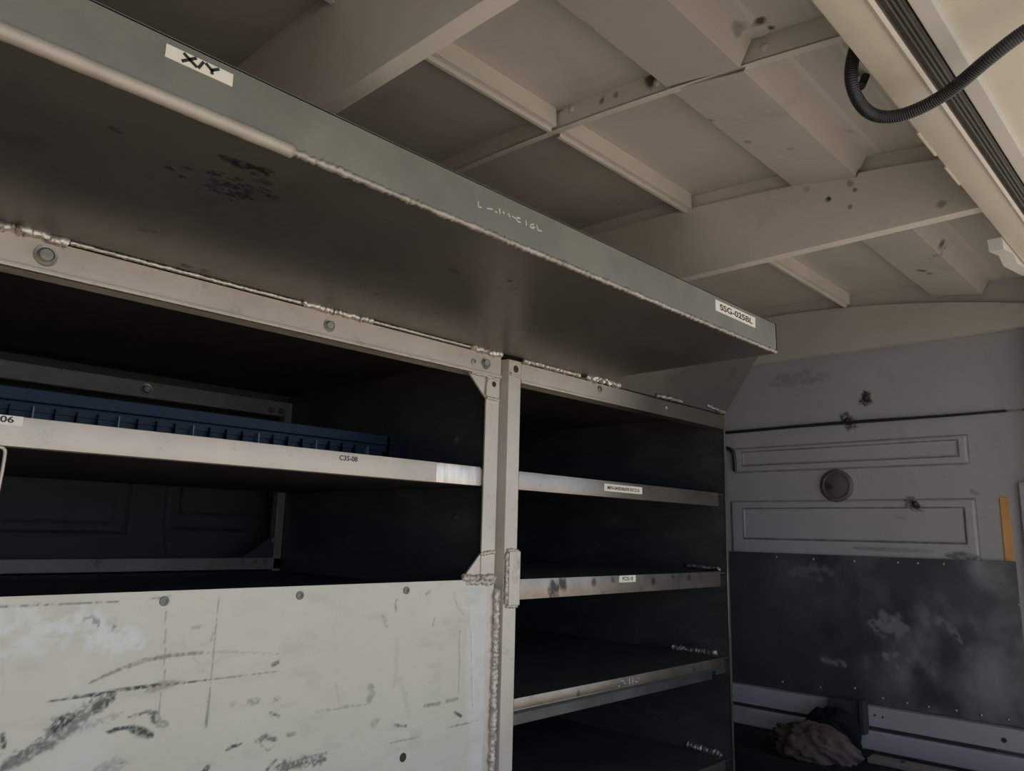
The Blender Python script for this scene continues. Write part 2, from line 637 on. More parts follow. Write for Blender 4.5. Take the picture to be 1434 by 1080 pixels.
def front_grime_shade(U, V):
    k = np.zeros(U.shape)
    for (l, r, b, t, a) in ((0.502, 1.145, 0.201, 0.275, 0.38), (0.523, 1.117, 0.221, 0.262, 0.5), (0.496, 1.160, -0.06, 0.113, 0.35), (0.521, 1.120, 0.002, 0.091, 0.55)):
        k = np.maximum(k, stroke(U, V, rect_pts(l, r, b, t), 0.0042, min(1, a * 1.5), 0.15, 3, False, 40))  # outlines paint crevice shade and dirt along the pressings
    k = np.maximum(k, stroke(U, V, [(1.3, 0.329), (0.34, 0.327)], 0.006, 0.75, 0.4, 4, False, 60))
    k = np.maximum(k, stroke(U, V, [(0.50, -0.030), (0.57, -0.028)], 0.02, 0.6, 0.5, 6, True, 80))
    k = np.maximum(k, stroke(U, V, [(0.60, -0.020), (0.80, -0.017)], 0.012, 0.35, 0.3, 7, True, 30))
    k = np.maximum(k, stroke(U, V, [(0.74, 0.405), (0.735, 0.385), (0.752, 0.382)], 0.022, 0.85, 0.8, 8, False, 160))
    k = np.maximum(k, stroke(U, V, [(0.80, 0.345), (0.785, 0.318)], 0.03, 0.75, 0.9, 9, False, 160))
    k = np.maximum(k, stroke(U, V, [(0.645, 0.105), (0.630, 0.092)], 0.03, 0.7, 0.8, 10, False, 160))
    k = np.maximum(k, stroke(U, V, [(0.685, 0.065), (0.66, 0.064)], 0.010, 0.2, 0.5, 11, True, 60))
    k = np.maximum(k, stroke(U, V, [(0.50, 0.13), (0.49, 0.125)], 0.012, 0.3, 0.9, 14, False, 160))
    k = np.maximum(k, stroke(U, V, [(1.02, 0.47), (0.84, 0.468)], 0.05, 0.22, 0.8, 15, True, 60))
    return k


struct(grid_sheet('wall_front', front_wall, 0.24, YF, ZF, 0.665, 0.0030, M['wallp'], {'grime_and_shade': front_grime_shade}, 0.02, None, (-1, 0, 0)))


def far_wall(U, V):            # U along X, V along Z
    h = ring_height(U, V, -0.1, 0.685, -0.022, 0.13, 0.006, 0.003)
    h = h - ring_height(U, V, -0.07, 0.652, -0.002, 0.108, 0.006, 0.0025)
    h = h + ring_height(U, V, 0.772, 1.5, -0.008, 0.13, 0.006, 0.003)
    h = h - ring_height(U, V, 0.803, 1.47, 0.026, 0.108, 0.006, 0.0025)
    return U, YF - h, V


def far_grime_shade(U, V):
    k = np.zeros(U.shape)
    for (l, r, b, t, a) in ((-0.1, 0.687, -0.02, 0.13, 0.55), (-0.07, 0.652, 0.0, 0.108, 0.4), (0.772, 1.5, -0.008, 0.13, 0.8), (0.803, 1.47, 0.026, 0.108, 0.5)):
        k = np.maximum(k, stroke(U, V, rect_pts(l, r, b, t), 0.006, a, 0.4, 3, False, 60))  # pressing outlines again carry painted crevice shade with the dirt
    k = np.maximum(k, stroke(U, V, [(0.783, -0.07), (0.772, -0.01)], 0.006, 0.8, 0.3, 5, False, 60))
    return k


struct(grid_sheet('wall_left', far_wall, SX0, SX1, ZF, 0.645, 0.0055, M['wallshade'], {'grime_and_shade': far_grime_shade}, 0.02, None, (0, -1, 0)))
g = MB()
g.box(SX0 - 0.02, SX0, YN, YF, ZF, 0.69)
struct(g.build('wall_rear', M['wallp']))

# roof skin, curved across the body
NR = 40
ys = np.linspace(YN + 0.0, YF, NR)
b = bmesh.new()
lo, hi = [], []
for y in ys:
    z = float(zroof(y))
    lo.append([b.verts.new((x, y, z)) for x in (SX0, SX1)])
    hi.append([b.verts.new((x, y, z + 0.012)) for x in (SX0, SX1)])
for i in range(NR - 1):
    b.faces.new([lo[i][0], lo[i][1], lo[i + 1][1], lo[i + 1][0]])
    b.faces.new([hi[i][0], hi[i + 1][0], hi[i + 1][1], hi[i][1]])
for i in (0, NR - 1):
    b.faces.new([lo[i][0], lo[i][1], hi[i][1], hi[i][0]])
for k in (0, 1):
    for i in range(NR - 1):
        b.faces.new([lo[i][k], lo[i + 1][k], hi[i + 1][k], hi[i][k]])
mb = MB()
mb.bm = b


def sp_(px, py, z, r, s):
    p = onZ(px, py, z)
    return (tuple(float(q) for q in p), r, s)


roof_spots = [sp_(1062, 28, 0.66, 0.009, 0.9), sp_(1080, 36, 0.66, 0.005, 0.9), sp_(1030, 36, 0.66, 0.012, 0.4), sp_(1068, 58, 0.66, 0.016, 0.6),
              sp_(906, 102, 0.66, 0.016, 0.9), sp_(812, 22, 0.66, 0.018, 0.45), sp_(1190, 190, 0.65, 0.010, 0.3), sp_(995, 168, 0.645, 0.005, 0.5),
              sp_(1312, 350, 0.64, 0.013, 0.85), sp_(1322, 343, 0.64, 0.012, 0.85), sp_(1332, 347, 0.64, 0.008, 0.8), sp_(1304, 356, 0.64, 0.010, 0.7), sp_(1291, 377, 0.64, 0.010, 0.8), sp_(1302, 381, 0.64, 0.009, 0.75), sp_(1203, 243, 0.63, 0.008, 0.9),
              sp_(872, 285, 0.69, 0.006, 0.6), sp_(890, 288, 0.69, 0.005, 0.6), sp_(1048, 200, 0.64, 0.006, 0.4), sp_(1090, 150, 0.637, 0.005, 0.5), sp_(1107, 206, 0.637, 0.006, 0.4)]
M['roof'] = mat('dirty_white_roof', (0.475, 0.44, 0.40), 0.55, 0.0, 0.07, 3, (0.27, 0.235, 0.20), 0.4, 7, spots=roof_spots)
ce = mb.build('ceiling', M['roof'], smooth=30)
struct(ce)


# roof bows: a forward panel under a set-back upper web, with a bottom flange
def bow(name, x, zb, zline, flange, mkey='bowm', thick=0.018, y0=0.215, y1=YF):
    mb = MB()
    yy = np.linspace(y0, y1, 24)
    poly = [(y, float(zline(y))) for y in yy] + [(y1, zb), (y0, zb)]
    mb.prism(poly, 0, x, x + thick)
    poly = [(y, float(zroof(y)) + 0.002) for y in yy] + [(y, float(zline(y)) - 0.004) for y in yy[::-1]]
    mb.prism(poly, 0, x + thick - 0.005, x + thick - 0.001)
    mb.box(x, x + flange, y0, y1, zb - 0.003, zb + 0.0005, 0.0012)
    return struct(mb.build(name, M[mkey]))


bow_spots = []
for (px, py, r, s) in ((1161, 279, 0.0055, 1.0), (1190, 290, 0.004, 0.6), (1197, 266, 0.0035, 0.7), (1130, 265, 0.006, 0.3), (1190, 257, 0.007, 0.5), (1318, 286, 0.006, 0.5)):
    p = onX(px, py, 1.308)
    bow_spots.append((tuple(map(float, p)), r, s))
for (px, py, r, s) in ((778, 150, 0.012, 0.9), (800, 152, 0.005, 0.5), (842, 140, 0.006, 0.7), (862, 132, 0.005, 0.6), (912, 108, 0.014, 0.9)):
    p = onX(px, py, 0.885)
    bow_spots.append((tuple(map(float, p)), r, s))
M['bowm'] = mat('white_roof_bow', (0.58, 0.54, 0.49), 0.5, 0.0, 0.06, 4, (0.30, 0.26, 0.22), 0.35, 12, spots=bow_spots)
bow('trim_1', 0.46, 0.52, zbow, 0.024)
bow('trim_2', 1.308, 0.52, zbow, 0.024)
M['front_bow'] = mat('grey_white_front_bow', (0.43, 0.415, 0.40), 0.55, 0.0, 0.06, 3, (0.26, 0.24, 0.23), 0.3, 8)
bow('trim_3', 2.168, 0.531, zbow_front, 0.028, 'front_bow')
# light middle joint
mb = MB()
yy = np.linspace(0.26, YF, 24)
poly = [(y, float(zroof(y)) + 0.002) for y in yy] + [(y, float(zbow(y))) for y in yy[::-1]]
mb.prism(poly, 0, 0.887, 0.890)
poly = [(y, float(zbow(y)) + 0.001) for y in yy] + [(y, float(zbow(y)) - 0.0015) for y in yy[::-1]]
mb.prism(poly, 0, 0.887, 0.900)
mj = struct(mb.build('trim_4', M['bowm']))
for (px, py) in ((801, 153), (920, 116), (1070, 67)):
    p = onX(px, py, 0.887)
    mb = MB()
    mb.lathe([(0.0058, 0.0005), (0.0055, -0.002), (0.004, -0.0042), (0, -0.005)], (0, 0, 0), (1, 0, 0), 16)
    o = mb.build('bolt', M['paint'], None, smooth=50)
    place(o, (0.887, float(p[1]), float(p[2])), mj)


# stringers along the roof: angle with doubled lip
def stringer(name, x0, x1, y=0.757):
    z = float(zroof(y))
    mb = MB()
    zl = 0.662
    mb.box(x0, x1, y, y + 0.003, zl, z + 0.001)
    mb.box(x0, x1, y - 0.001, y + 0.011, zl - 0.002, zl + 0.001, 0.0008)
    mb.box(x0, x1, y + 0.0095, y + 0.012, zl - 0.007, zl, 0.0008)
    mb.box(x0, x1, y + 0.0095, y + 0.016, zl - 0.0085, zl - 0.006, 0.0008)
    return struct(mb.build(name, M['bowm']))


stringer('trim_5', -0.5, 0.459)
stringer('trim_6', 0.480, 0.880)
stringer('trim_7', 0.902, 1.307)
stringer('trim_8', 1.328, 2.167)


def hat(name, x0, x1):
    mb = MB()
    t = 0.0018
    out = [(0.325, float(zroof(0.325)) - 0.0005), (0.330, float(zroof(0.330)) - 0.003), (0.388, float(zroof(0.388)) - 0.003), (0.396, float(zroof(0.396)) - 0.0055), (0.414, float(zroof(0.414)) - 0.0055), (0.432, 0.625), (0.547, 0.6445), (0.551, float(zroof(0.551)) - 0.001)]
    inn = [(p[0], p[1] + t) for p in out]
    mb.prism(out + inn[::-1], 0, x0, x1)
    return struct(mb.build(name, M['bowm2']))


M['bowm2'] = M['roof']
hat('trim_9', -0.5, 0.459)
hat('trim_10', 0.480, 0.880)
hat('trim_11', 0.892, 1.307)
hat('trim_12', 1.328, 2.167)

# ------------------------------------------------------------------ open side: header, seal, pillar, raised door
mb = MB()
mb.box(SX0, 2.20, 0.206, 0.246, 0.500, 0.646, 0.003)
mb.tube([(SX0, 0.2045, 0.499), (2.2, 0.2045, 0.499)], 0.0032, 8)
mb.box(SX0, 2.20, 0.130, 0.207, 0.522, 0.532)
struct(mb.build('trim_13', M['header'], smooth=40))
mb = MB()
mb.box(SX0, 2.18, 0.1835, 0.2015, 0.508, 0.522, 0.002)
for yy_ in (0.188, 0.1925, 0.197):
    mb.tube([(SX0, yy_, 0.508), (2.18, yy_, 0.508)], 0.0023, 8)
sl = mb.build('door_seal', M['rubber'], smooth=40)
tag(sl, 'black ribbed rubber seal running along the cream door header', 'door seal')
mb = MB()
mb.box(SX0, 2.2, 0.1635, 0.1815, 0.506, 0.522, 0.0015)
struct(mb.build('trim_14', M['paint']))

# front corner pillar and scalloped gusset up at the header's end
mb = MB()
mb.box(2.150, 2.20, 0.205, 0.335, ZF, 0.50, 0.004)
mb.box(2.186, 2.20, 0.205, 0.398, ZF, 0.15, 0.003)
struct(mb.build('wall_front_pillar', M['wallp']))
mb = MB()
gp = [onY(x, y, 0.262) for x, y in ((1388, 335), (1391, 352), (1404, 357), (1411, 372), (1434, 384), (1520, 420), (1560, 470), (1520, 380), (1434, 330))]
poly = [(float(p[0]), float(p[2])) for p in gp]
mb.prism(poly, 1, 0.247, 0.268)
struct(mb.build('trim_15', M['paint']))

# raised flap door (its inner skin shows at the upper right)
mb = MB()
ang = math.radians(7)
pv = (0.1665, 0.5145)


def lid(d, h):
    return (pv[0] - d * math.cos(ang) - h * math.sin(ang) * 0, pv[1] + d * math.sin(ang) + h)


pts = [lid(0, 0), lid(0.95, 0), lid(0.95, 0.03), lid(0, 0.03)]
mb.prism(pts, 0, SX0, 2.25, 0.003)
pts = [lid(0.62, -0.012), lid(0.93, -0.012), lid(0.93, 0.002), lid(0.62, 0.002)]
mb.prism(pts, 0, SX0 + 0.05, 2.2, 0.003)
struct(mb.build('door_1', M['header']))

# small bright clips on the header's lower inner edge
mb = MB()
for (xa, ya, xb, yb) in ((1282, 186, 1308, 217), (1320, 234, 1341, 258)):
    a = onZ(xa, ya, 0.501)
    c_ = onZ(xb, yb, 0.501)
    mb.box(float(a[0]), float(c_[0]), 0.2445, 0.2475, 0.4985, 0.505, 0.0008)
cl = mb.build('trim_16', M['header'])
struct(cl)

# ------------------------------------------------------------------ black corrugated conduit hanging from the roof to the door
def catmull(P, n=26):
    P = [Vector(p) for p in P]
    P = [P[0] * 2 - P[1]] + P + [P[-1] * 2 - P[-2]]
    out = []
    for i in range(1, len(P) - 2):
        for k in range(n):
            t = k / n
            a, b_, c_, d = P[i - 1], P[i], P[i + 1], P[i + 2]
            out.append(0.5 * ((2 * b_) + (c_ - a) * t + (2 * a - 5 * b_ + 4 * c_ - d) * t * t + (3 * b_ - a - 3 * c_ + d) * t ** 3))
    out.append(P[-2])
    return out


ctrl = []
for (px, py, Y) in ((1225, 15, 0.60), (1200, 62, 0.545), (1192, 110, 0.503), (1206, 147, 0.478), (1232, 163, 0.468), (1272, 158, 0.464), (1325, 131, 0.468), (1385, 82, 0.476), (1434, 45, 0.488), (1490, 12, 0.500), (1560, -30, 0.508)):
    ctrl.append(onZ(px, py, Y))
path = catmull(ctrl, 30)
# resample by length and add the ribs
acc = [0.0]
for i in range(1, len(path)):
    acc.append(acc[-1] + (path[i] - path[i - 1]).length)
step = 0.0006
npt = int(acc[-1] / step)
P2, R2 = [], []
j = 0
for i in range(npt + 1):
    s_ = i * step
    while j < len(acc) - 2 and acc[j + 1] < s_:
        j += 1
    t = (s_ - acc[j]) / max(1e-9, acc[j + 1] - acc[j])
    P2.append(path[j].lerp(path[j + 1], t))
    R2.append(0.0070 + 0.00035 * math.sin(s_ / 0.0024 * 2 * math.pi))
mb = MB()
mb.tube(P2, R2, 14)
tag(mb.build('cable_conduit', M['conduit']), 'thick black corrugated cable conduit looping under the cream header', 'cable')
mb = MB()
a = onY(1222, 85, 0.33)
c_ = onY(1206, 121, 0.325)
a2 = onY(1236, 40, 0.335)
mb.tube([a2, a, c_], 0.0055, 12)
tag(mb.build('cable_stub', M['conduit']), 'short cut black cable end inside the conduit loop', 'cable')


# ------------------------------------------------------------------ lettering
def glyph_mesh(text, name, mat_, size, org, ux, uz, parent, width=None, thick=0.0004):
    """flat text laid on a plane: org lower-left, ux along the writing, uz up"""
    cu = bpy.data.curves.new(name + '_curve', 'FONT')
    cu.body = text
    cu.size = 1.0
    cu.extrude = 0.0
    cu.offset = 0.022
    tmp = bpy.data.objects.new('lettering_source', cu)
    C.objects.link(tmp)
    bpy.context.view_layer.update()
    dg = bpy.context.evaluated_depsgraph_get()
    me = bpy.data.meshes.new_from_object(tmp.evaluated_get(dg))
    bpy.data.objects.remove(tmp)
    bpy.data.curves.remove(cu)
    n = len(me.vertices)
    co = np.zeros(n * 3)
    me.vertices.foreach_get('co', co)
    co = co.reshape(-1, 3)
    x0, x1 = co[:, 0].min(), co[:, 0].max()
    y0, y1 = co[:, 1].min(), co[:, 1].max()
    sy = size / (y1 - y0)
    sx = sy if width is None else width / (x1 - x0)
    ux = Vector(ux).normalized()
    uz = Vector(uz).normalized()
    org = Vector(org)
    bm = bmesh.new()
    bm.from_mesh(me)
    for v in bm.verts:
        v.co = ux * ((v.co.x - x0) * sx) + uz * ((v.co.y - y0) * sy)
    bm.to_mesh(me)
    bm.free()
    me.name = name
    me.materials.clear()
    me.materials.append(mat_)
    o = bpy.data.objects.new(name, me)
    C.objects.link(o)
    place(o, org, parent)
    return o


def strokes_mesh(name, lines, wd, Y, mat_, parent, y_off=0.0006):
    """pen strokes on a plane of constant Y, each a flat ribbon in x,z"""
    mb = MB()
    for ln in lines:
        for i in range(len(ln) - 1):
            a = Vector((ln[i][0], 0, ln[i][1]))
            c_ = Vector((ln[i + 1][0], 0, ln[i + 1][1]))
            d = (c_ - a).normalized()
            n = Vector((-d.z, 0, d.x)) * wd * 0.5
            a2, c2 = a - d * wd * 0.3, c_ + d * wd * 0.3
            vs = []
            for yy_ in (Y - y_off, Y):
                for q in (a2 + n, a2 - n, c2 - n, c2 + n):
                    vs.append((q.x, yy_, q.z))
            mb.add(vs, [(0, 1, 2, 3), (7, 6, 5, 4), (0, 4, 5, 1), (1, 5, 6, 2), (2, 6, 7, 3), (3, 7, 4, 0)])
    return mb.build(name, mat_, parent)


def sticker(name, pix, Y, mat_, parent, th=0.0006):
    q = [onY(x, y, Y) for x, y in pix]
    x0 = float(min(p[0] for p in q))
    x1 = float(max(p[0] for p in q))
    z1 = float((q[0][2] + q[1][2]) / 2)
    z0 = float((q[2][2] + q[3][2]) / 2)
    mb = MB()
    mb.box(x0, x1, Y - th, Y, z0, z1)
    return mb.build(name, mat_, parent), (x0, x1, z0, z1)


UX, UZ = (1, 0, 0), (0, 0, 1)

# ------------------------------------------------------------------ top shelf hanging out over the racks
YS = 0.595
us = thing('overhead_shelf', 'long grey overhead shelf with turned-up front edge above the storage racks', 'shelf', (0.4, 0.8, 0.335))


def under_grime(U, V):
    k = 0.12 * np.clip((fbm(U * 40, V * 40, 5) - 0.62) * 6, 0, 1)
    r2 = random.Random(3)

    def dab(px, py, wpx, a, sd_, lx=0.0):
        p = onZ(px, py, 0.335)
        return stroke(U, V, [(p[0] - lx, p[1]), (p[0] + lx + 0.0005, p[1] + 0.001)], wpx / 720.0, a, 0.9, sd_, False, 170)
    A = onZ(308, 218, 0.335)
    B = onZ(345, 232, 0.335)
    D = onZ(383, 242, 0.335)
    k = np.maximum(k, stroke(U, V, [(A[0], A[1]), (B[0], B[1]), (D[0], D[1])], 0.016, 0.85, 0.7, 2, True, 120))
    for i in range(70):
        px, py = r2.gauss(322, 26), r2.gauss(262, 9)
        k = np.maximum(k, dab(px, py, r2.uniform(2, 6), r2.uniform(0.4, 0.9), i, r2.uniform(0, 0.003)))
    for (px, py, w_, a) in ((162, 182, 7, 0.8), (381, 276, 7, 1), (200, 322, 8, 0.7), (212, 323, 6, 0.7), (180, 322, 5, 0.5), (237, 236, 5, 0.9), (262, 236, 5, 0.6), (256, 248, 4, 0.8), (205, 246, 4, 0.7), (635, 378, 12, 0.5), (640, 383, 6, 0.6), (714, 393, 5, 0.8), (570, 434, 5, 0.7), (262, 372, 9, 0.9), (258, 371, 6, 0.9), (285, 378, 6, 0.9), (345, 394, 6, 0.5), (487, 411, 6, 0.9), (527, 412, 5, 0.8)):
        k = np.maximum(k, dab(px, py, w_, a, int(px), 0.002))
    for i in range(60):
        px = r2.uniform(430, 760)
        py = r2.uniform(385, 440) + (px - 430) * 0.12
        k = np.maximum(k, dab(px, py, r2.uniform(1.5, 4), r2.uniform(0.3, 0.7), i + 90, r2.uniform(0, 0.003)))
    for i in range(40):
        px = r2.gauss(705, 22)
        py = r2.uniform(370, 470)
        k = np.maximum(k, dab(px, py, r2.uniform(1.5, 3.5), r2.uniform(0.3, 0.7), i + 190, r2.uniform(0, 0.002)))
    return k


grid_sheet('bottom_sheet', lambda U, V: (U, V, np.full(U.shape, 0.335)), -0.53, 1.317, YS + 0.003, 0.9955, 0.0019, M['under'], {'grime_and_shade': under_grime}, 0.003, us, (0, 0, -1))
mb = MB()
mb.box(-0.53, 1.320, YS, YS + 0.003, 0.337, 0.3915)
mb.box(1.317, 1.320, YS, 0.9955, 0.335, 0.3915)
mb.box(-0.53, 1.320, YS, YS + 0.012, 0.3890, 0.3915, 0.0006)
fe = mb.build('front_edge', M['galv'], us)
fe['label'] = 'grey galvanised turned-up front edge'
mb = MB()
P, R = [], []
nn = 150
for i in range(nn + 1):
    x = -0.53 + (0.325 + 0.53) * i / nn
    P.append((x, YS + 0.002, 0.3375))
    R.append(0.0064 * (1 + rng.uniform(-0.04, 0.04)))
mb.tube(P, R, 10)
rb = mb.build('rolled_lip', M['lip'], us)
rb['label'] = 'smooth cream rounded lower lip'
mb = MB()
P, R = [], []
nn = 420
for i in range(nn + 1):
    x = 0.322 + (1.32 - 0.322) * i / nn
    P.append((x, YS + 0.002 + rng.uniform(-1, 1) * 0.0006, 0.3375 + rng.uniform(-1, 1) * 0.0007))
    R.append(0.0036 * (1 + rng.uniform(-0.28, 0.28)))
mb.tube(P, R, 8)
rb = mb.build('ragged_lip', M['lip_worn'], us)
rb['label'] = 'ragged worn stretch of the lower lip'
# hand-lettered sticker
pixst = [(233, 60), (325, 105), (325, 120), (233, 82)]
st, (x0, x1, z0, z1) = sticker('sticker', pixst, YS, M['sticker_old'], us)
st['label'] = 'white sticker with handwritten XIY'


def pxl(px, py, Y=YS):
    p = onY(px, py, Y)
    return (float(p[0]), float(p[2]))


def z5(cx, cy):       # coordinates read off a crop of the sticker
    return pxl(220 + cx * 120 / 1434, 50 + cy * 80 / 956)


strokes_mesh('lettering', [[z5(450, 310), z5(540, 410), z5(650, 525)], [z5(420, 430), z5(545, 405), z5(640, 385)],
                           [z5(765, 455), z5(690, 540)],
                           [z5(815, 478), z5(905, 585)], [z5(1020, 570), z5(910, 585)], [z5(908, 585), z5(912, 640)]], 0.0025, YS - 0.0006, M['ink'], st)
pixst = [(1002, 422), (1057, 443), (1057, 458), (1002, 436)]
st, (x0, x1, z0, z1) = sticker('sticker', pixst, YS, M['sticker'], us)
st['label'] = 'white printed sticker reading SSG-025BL'
glyph_mesh('SSG-025BL', 'lettering', M['ink'], (z1 - z0) * 0.56, (x0 + (x1 - x0) * 0.1, YS - 0.0009, z0 + (z1 - z0) * 0.22), UX, UZ, st, (x1 - x0) * 0.82)


def z3(cx, cy):
    return pxl(650 + cx * 140 / 1434, 270 + cy * 70 / 717)


strokes_mesh('letter_residue', [[z3(200, 130), z3(205, 200), z3(245, 212)], [z3(330, 225), z3(400, 238)], [z3(440, 265), z3(470, 285)], [z3(505, 230), z3(512, 295)],
                                [z3(560, 275), z3(570, 300)], [z3(630, 300), z3(655, 345)], [z3(690, 340), z3(735, 365)], [z3(745, 370), z3(770, 415), z3(805, 425)], [z3(760, 355), z3(800, 370)],
                                [z3(885, 400), z3(890, 470)], [z3(1000, 450), z3(950, 460), z3(945, 490), z3(985, 515), z3(1010, 495), z3(980, 485)], [z3(1040, 470), z3(1060, 540), z3(1110, 550)]], 0.0013, YS, M['residue'], us, 0.0004)

# ------------------------------------------------------------------ left rack
lr = thing('storage_rack', 'wide left storage rack with cream scuffed front panel and shelf C35-08', 'storage rack', (0.25, 1.36, ZF))
YR = 1.0
# top rail with folded lip along the bottom
mb = MB()
mb.box(-0.5, 1.012, YR, YR + 0.003, 0.293, 0.331, 0.0008)
mb.box(-0.5, 1.012, YR - 0.0035, YR + 0.004, 0.287, 0.2925, 0.0012)
mb.box(-0.5, 1.012, YR, YR + 0.035, 0.328, 0.3315)
mb.box(-0.5, 1.012, YR, YR + 0.03, 0.287, 0.290)
tr = mb.build('top_rail', M['rack'], lr)
for (a0, a1, r, j_) in ((-0.5, 0.262, 0.0062, 0.003), (0.262, 0.58, 0.0026, 0.0006), (0.582, 0.712, 0.0052, 0.0012), (0.712, 0.93, 0.0022, 0.0005), (0.93, 1.012, 0.0060, 0.0022)):
    weld_part((a0, YR - 0.002, 0.3325), (a1, YR - 0.002, 0.3325), r, j_, M['weld'], tr)


def bolt(px, py, Y, r, parent, name='bolt', recess=True, m=None):
    p = onY(px, py, Y)
    mb = MB()
    if recess:
        mb.lathe([(0, 0), (r * 0.56, 0.0), (r * 0.62, -0.001), (r * 0.62, -0.0055), (r * 0.7, -0.0008), (r * 0.95, -0.0012), (r, 0.0006)], (0, 0, 0), (0, 1, 0), 24)
        mb.lathe([(r * 0.60, -0.0006), (r * 0.60, -0.004), (r * 0.52, -0.005), (0, -0.0048)], (0, 0, 0), (0, 1, 0), 24)
    else:
        mb.lathe([(r, 0.0006), (r * 0.95, -0.0016), (r * 0.45, -0.002), (r * 0.4, -0.0008), (0, -0.0008)], (0, 0, 0), (0, 1, 0), 20)
    o = mb.build(name, m or M['bolt'], None, smooth=40)
    place(o, (float(p[0]), Y, float(p[2])), parent)
    return o


bolt(64, 358, YR, 0.0135, tr)
bolt(461, 456, YR, 0.0105, tr)
bolt(663, 507, YR, 0.0062, tr, 'rivet', False, M['bolt'])
bolt(680, 509, YR, 0.0115, tr)
# post with gussets
mb = MB()
mb.prism([(0.9755, YR), (1.0095, YR), (1.0095, YR + 0.028), (1.006, YR + 0.028), (1.006, YR + 0.004), (0.9755, YR + 0.004)], 2, ZF, 0.288, 0.0008)
po = mb.build('post', M['rack'], lr)
weld_part((0.9755, YR - 0.001, 0.2455), (1.0095, YR - 0.001, 0.2445), 0.0028, 0.0012, M['rack'], po)
weld_part((0.972, YR - 0.001, -0.037), (1.0085, YR - 0.001, -0.034), 0.0034, 0.0016, M['rack'], po)
weld_part((0.932, YR - 0.001, -0.079), (1.011, YR - 0.001, -0.079), 0.0052, 0.0026, M['rack'], po)
weld_part((0.94, YR - 0.001, -0.085), (1.011, YR - 0.001, -0.086), 0.0042, 0.0024, M['rack'], po)
weld_part((0.935, YR - 0.001, 0.286), (1.008, YR - 0.001, 0.2845), 0.0026, 0.0012, M['rack'], po)
weld_part((0.9775, YR - 0.001, 0.284), (0.9745, YR - 0.001, 0.249), 0.0018, 0.0008, M['rack'], po)
mb = MB()
mb.lathe([(0, -0.0004), (0.0052, -0.0004), (0.0058, 0.0004)], (0.995, YR, 0.2735), (0, 1, 0), 18)
mb.build('hole', M['bolt_hole'], po)
mb = MB()
mb.prism([(0.9305, 0.287), (0.978, 0.287), (0.978, 0.243)], 1, YR + 0.002, YR + 0.006)
mb.build('gusset', M['rack'], lr)
mb = MB()
mb.prism([(0.934, -0.080), (0.976, -0.080), (0.976, -0.036)], 1, YR + 0.002, YR + 0.006)
mb.build('gusset', M['rack'], lr)

# shelf C35-08
mb = MB()
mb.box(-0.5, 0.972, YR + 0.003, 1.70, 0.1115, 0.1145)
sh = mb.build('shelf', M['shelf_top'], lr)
mb = MB()
mb.box(-0.5, 0.862, YR, YR + 0.003, 0.0835, 0.1165, 0.001)
mb.box(-0.5, 0.862, YR, YR + 0.022, 0.0825, 0.0855, 0.001)
mb.box(0.967, 0.976, YR + 0.006, YR + 0.02, 0.084, 0.114)
mb.build('shelf_edge', M['rack'], sh, smooth=40)
mb = MB()
mb.box(0.862, 0.967, YR, YR + 0.003, 0.0835, 0.1165, 0.001)
mb.box(0.862, 0.967, YR, YR + 0.022, 0.0825, 0.0855, 0.001)
be = mb.build('bare_edge', M['bare_bright'], sh, smooth=40)
be['label'] = 'shiny bare metal end of the shelf edge'
mb = MB()
mb.box(-0.5, 0.995, YR + 0.02, 1.70, 0.0835, 0.0860)
mb.build('underside', M['inner'], sh)
pix = [(-60, 575), (31, 583), (31, 597), (-60, 589)]
st, (x0, x1, z0, z1) = sticker('sticker', pix, YR, M['sticker'], lr)
st['label'] = 'white sticker ending in 06'
glyph_mesh('06', 'lettering', M['ink'], 0.0072, (float(onY(-1, 592, YR)[0]), YR - 0.0009, 0.1085), UX, UZ, st, 0.0135)
p0 = onY(475, 643, YR)
glyph_mesh('C35-08', 'lettering', M['ink'], 0.0078, (float(p0[0]), YR - 0.0003, 0.1035), UX, UZ, lr, 0.0335)

# riveted front panel with scuffs
def pstr(pts):
    return [pxl(x, y, YR) for x, y in pts]


